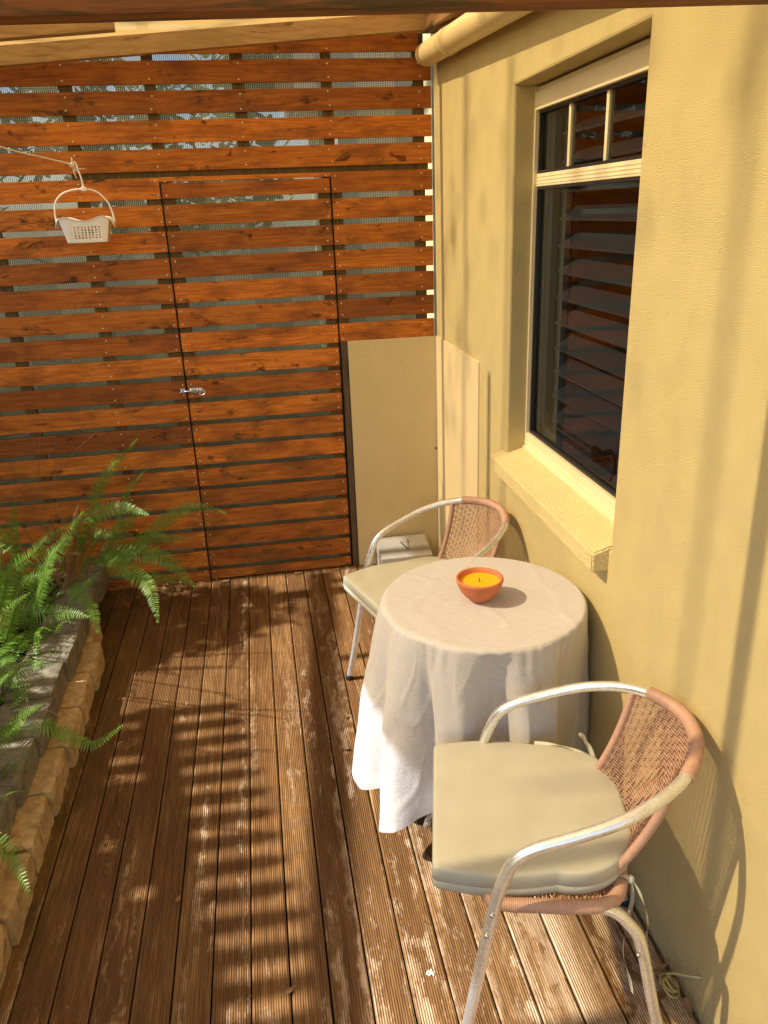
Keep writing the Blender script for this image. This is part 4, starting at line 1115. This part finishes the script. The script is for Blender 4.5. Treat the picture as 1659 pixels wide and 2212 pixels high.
def fold(ph, t):
    """t 0 at the table edge (soft, wide) .. 1 at the hem (sharp)"""
    x = (ph % 360) / .25; i0 = int(x) % 1440; i1 = (i0 + 1) % 1440; f = x - int(x)
    a = FOLD_LO[i0] * (1 - f) + FOLD_LO[i1] * f; b = FOLD_HI[i0] * (1 - f) + FOLD_HI[i1] * f
    w = min(1, max(0, (t - .02) / .30)); return b * (1 - w) + a * w
def cloth_mesh():
    NA, NR, NSK = 720, 26, 84; V = []; Fc = []
    rows = []
    for i in range(1, NR + 1): rows.append(('t', i / NR))
    for i in range(1, NSK + 1): rows.append(('s', i / NSK))
    V.append((TC[0], TC[1], TZ + .001))
    for kind, t in rows:
        for k in range(NA):
            ph = 360 * k / NA; pr = R(ph)
            cs, sn = math.cos(pr), math.sin(pr)
            if kind == 't':
                r_ = t * (TRAD - .006); z = TZ + .0012 * noise.noise(Vector((r_ * cs * 9, r_ * sn * 9, 5)))
                z += .0016 * max(0, 1 - abs(noise.noise(Vector((r_ * cs * 5, r_ * sn * 5, 9)))) * 9)
            else:
                s_ = t
                hem = .150 + .018 * math.sin(3 * pr + 1)
                hem -= .50 * max(0, fold(ph, 1.0)) - .035 - (.030 if 150 < ph < 192 else 0)
                hem = max(hem, .088); hem += .004 * noise.noise(Vector((pr * 6, 0, 3)))
                if s_ < .06:
                    q_ = s_ / .06; r_ = TRAD - .006 + .009 * math.sin(q_ * math.pi / 2); z = TZ - .009 * (1 - math.cos(q_ * math.pi / 2))
                else:
                    r_ = TRAD + .003; z = TZ - .009 - (TZ - .009 - hem) * (s_ - .06) / .94
                g_ = max(0, (s_ - .04) / .96)
                f = fold(ph + 2.5 * math.sin(s_ * 3 + pr * 2), s_)
                r_ += f * (g_ ** .78 if f > 0 else 1.0 * (max(0, s_ - .07) / .93) ** .5) + .010 * g_
                P_ = Vector((cs * 2.5 * r_ * 4, sn * 2.5 * r_ * 4, z * 3.2))
                r_ += (.0055 * noise.noise(P_ * 1.1) + .0035 * noise.noise(P_ * 2.6)) * min(1, g_ * 3)
                r_ += .0022 * (1 - min(1, abs(noise.noise(Vector((cs * 4, sn * 4, z * 5 + 7)))) * 7)) * min(1, g_ * 5)
                # gathers just under the table edge
                r_ += .0025 * math.sin(pr * 46 + 3 * math.sin(pr * 5)) * math.exp(-((s_ - .10) / .07) ** 2) * (0.4 + noise.noise(Vector((cs * 3, sn * 3, 0))))
            x = TC[0] + r_ * cs; y = TC[1] + r_ * sn
            if x > W - .006: x = W - .006 - .002 * abs(math.sin(ph))
            V.append((x, y, z))
    for k in range(NA): Fc.append((0, 1 + k, 1 + (k + 1) % NA))
    for j in range(len(rows) - 1):
        for k in range(NA):
            a = 1 + j * NA + k; c = 1 + j * NA + (k + 1) % NA; Fc.append((a, a + NA, c + NA, c))
    return V, Fc
V, Fc = cloth_mesh(); tc = mk('tablecloth', V, Fc, M_CLOTH, smooth=True)
tag(tc, 'pale off-white linen tablecloth hanging in folds over the round table', 'tablecloth')

BC = (.540, 1.862)
bowl = thing('candle_bowl', 'terracotta bowl with an orange wax candle on the white tablecloth', 'candle', (BC[0], BC[1], TZ))
b = MB(); b.lathe([(0, .001), (.027, .001), (.030, .004), (.032, .009), (.044, .020), (.0545, .036), (.0605, .050), (.0632, .062), (.0645, .064), (.0655, .070), (.0645, .0745), (.061, .0755), (.058, .073), (.056, .060), (.050, .045), (.0, .030)], (BC[0], BC[1], TZ + .001), 72); b.V = [(x, y, TZ + (z - TZ) * .91) for x, y, z in b.V]; b.build('bowl', M_TERRA, bowl, True)
b = MB(); b.lathe([(0, .0535), (.045, .0535), (.054, .0540), (.0572, .0550)], (BC[0], BC[1], TZ + .001), 64); wx_ = b.build('wax', M_WAX, bowl, True)
b = MB(); b.tube(spline([(BC[0] - .001, BC[1], TZ + .053), (BC[0], BC[1], TZ + .060), (BC[0] - .003, BC[1] - .001, TZ + .067)], 8), .0014, 6); b.build('wick', M_WICKM, bowl, True)

# ------------------------------------------------------------------ ash box in the corner
ash = thing('ash_box', 'beige metal ash box with a cigarette symbol on its sloping lid, in the corner', 'ash box', (.65, 3.6, 0))
b = MB(); AX0, AX1, AY0, AY1 = .512, .768, 3.515, 3.700
V = [(AX0, AY0, .0), (AX1, AY0, 0), (AX1, AY1, 0), (AX0, AY1, 0), (AX0, AY0, .092), (AX1, AY0, .092), (AX1, AY1, .092), (AX0, AY1, .092)]
b.add(V, [(0, 3, 2, 1), (0, 1, 5, 4), (1, 2, 6, 5), (2, 3, 7, 6), (3, 0, 4, 7)]); b.build('body', mat_plain('box_paint', (.21, .195, .16), .6, speck=.3), ash)
b = MB(); V = [(AX0 - .003, AY0 - .004, .093), (AX1 + .003, AY0 - .004, .093), (AX1 + .003, AY1, .093), (AX0 - .003, AY1, .093), (AX0 - .003, AY0 + .002, .118), (AX1 + .003, AY0 + .002, .118), (AX1 + .003, AY1, .158), (AX0 - .003, AY1, .158)]
b.add(V, [(0, 3, 2, 1), (4, 5, 6, 7), (0, 1, 5, 4), (1, 2, 6, 5), (2, 3, 7, 6), (3, 0, 4, 7)]); lid = b.build('lid', mat_plain('lid_paint', (.26, .23, .185), .6, speck=.3), ash)
b = MB()
def onlid(a, c, h=.0012):   # a across 0..1, c up the slope 0..1
    y = AY0 + .002 + (AY1 - AY0 - .002) * c; return (AX0 + (AX1 - AX0) * a, y, .118 + .040 * c + h)
def strip(p, q_, w):
    p, q_ = np.array(onlid(*p)), np.array(onlid(*q_)); d = q_ - p; s_ = np.cross(d, (0, -.2, 1)); s_ /= np.linalg.norm(s_)
    b.add([p - s_ * w, q_ - s_ * w, q_ + s_ * w, p + s_ * w], [(0, 1, 2, 3)])
strip((.46, .72), (.57, .34), .0035)
pa = [(.585, .33), (.60, .42), (.585, .52), (.61, .60), (.595, .72), (.62, .80), (.635, .70), (.60, .60)]
for p, q_ in zip(pa[:-1], pa[1:]): strip(p, q_, .0013)
sy = b.build('symbol', M_BLACK); sy.parent = lid; sy.location = -parent_world(lid).translation

# ------------------------------------------------------------------ clothesline and peg basket
b = MB(); kn = (-.668, 3.635, 1.962)
b.tube(spline([(-1.9, 3.0, 2.42), (-1.4, 3.3, 2.215), (-.950, 3.56, 2.05), (-.80, 3.61, 2.008), (-.688, 3.63, 1.978), kn], 40), .0032, 8)
b.tube([(-.683, 3.628, 2.003), (-.686, 3.63, 1.97), (-.683, 3.632, 1.945), (-.678, 3.632, 1.925)], .0030, 7)
for t in range(3): 
    a = t * 1.1; P = [(-.688 + .008 * math.cos(k), 3.630 + .008 * math.sin(k + a), 1.976 + .008 * math.sin(k) * math.cos(a)) for k in np.linspace(0, 6.28, 14)]
    b.tube(P, .0030, 7)
b.tube([kn, (-.650, 3.68, 1.962), (-.648, F - .001, 1.962)], .0028, 7)
tag(b.build('clothes_line', M_ROPE, None, True), 'pale clothesline cord knotted at its end in front of the fence', 'rope')
bas = thing('peg_basket', 'white plastic peg basket with an arched handle hanging from the clothesline', 'basket', (-.67, 3.63, 1.70))
def basket_body():
    """tapered open box, wavy rim, rows of round holes cut through front and back"""
    V = []; Fc = []
    cy_ = 3.655
    def wall(sy, cut):
        # grid over the panel; cells inside a hole are left out
        nu, nz = 96, 54; idx = {}
        for j in range(nz + 1):
            for i in range(nu + 1):
                u = -1 + 2 * i / nu; v = j / nz
                top = .104 - .018 * math.exp(-(abs(u) / .50) ** 3) - .012 * max(0, (abs(u) - .70) / .30) ** 1.5
                z = v * top
                hw = .080 + .024 * z / .1
                hy = .036 + .014 * z / .1
                rim = max(0, (v - .93) / .07)
                x = -.674 + u * (hw + rim * .002); y = cy_ + sy * (hy + rim * .004) * (1 - .25 * abs(u) ** 8)
                idx[(i, j)] = (len(V)); V.append((x, y, 1.675 + z))
        for j in range(nz):
            for i in range(nu):
                a = V[idx[(i, j)]]; x = a[0] + .674 + .001; z = a[2] - 1.675 + .001
                hole = False
                if .014 < z < .064 and abs(x) < .064:
                    cx_ = round((x) / .0142) * .0142; cz_ = .018 + round((z - .018) / .0105) * .0105
                    if abs(cx_) < .062 and .015 < cz_ < .062: hole = math.hypot(x - cx_, z - cz_) < .0044
                if not hole: Fc.append((idx[(i, j)], idx[(i + 1, j)], idx[(i + 1, j + 1)], idx[(i, j + 1)]))
        return idx, nu, nz
    f, nu, nz = wall(-1, True); bk, _, _ = wall(1, True)
    for j in range(nz):
        for e in (0, nu): Fc.append((f[(e, j)], f[(e, j + 1)], bk[(e, j + 1)], bk[(e, j)]))
    for i in range(nu): Fc.append((f[(i, 0)], bk[(i, 0)], bk[(i + 1, 0)], f[(i + 1, 0)]))
    return V, Fc
V, Fc = basket_body(); body = mk('body', V, Fc, M_WPLAST, bas, True)
sm = body.modifiers.new('thick', 'SOLIDIFY'); sm.thickness = .0018
for sgn in (-1, 1):
    b = MB(); V = []
    for k in range(9):
        a = k / 8 - .5
        for (o_, dz) in ((.098, .100), (.106, .098), (.114, .086), (.117, .070)):
            V.append((-.674 + sgn * (o_ + .002), 3.655 + a * .086 * (1 - .35 * (o_ - .098) / .02), 1.675 + dz - .014 * (2 * a) ** 2 * (o_ - .09) / .02))
    Fc = [(k * 4 + i, k * 4 + i + 1, k * 4 + 5 + i, k * 4 + 4 + i) for k in range(8) for i in range(3)]
    b.add(V, Fc); ea = b.build('ear', M_WPLAST, bas, True); ea.modifiers.new('t', 'SOLIDIFY').thickness = .002
b = MB()
Ha = [(-.790, 3.645, 1.752), (-.789, 3.642, 1.80), (-.775, 3.638, 1.842), (-.735, 3.634, 1.873), (-.668, 3.632, 1.884), (-.610, 3.634, 1.873), (-.573, 3.638, 1.835), (-.560, 3.642, 1.80), (-.553, 3.645, 1.752)]
b.tube(spline(Ha, 60), .0036, 8); b.build('handle', M_WPLAST, bas, True)
b = MB(); b.tube(spline([(-.656, 3.632, 1.880), (-.660, 3.632, 1.925), (-.668, 3.634, 1.960), (-.672, 3.634, 1.982), (-.680, 3.634, 1.984), (-.684, 3.636, 1.972), (-.676, 3.637, 1.955)], 40), .0036, 8)
b.bbox((-.667, 3.624, 1.876), (-.645, 3.640, 1.892), .003); b.build('hook', M_WPLAST, bas, True)
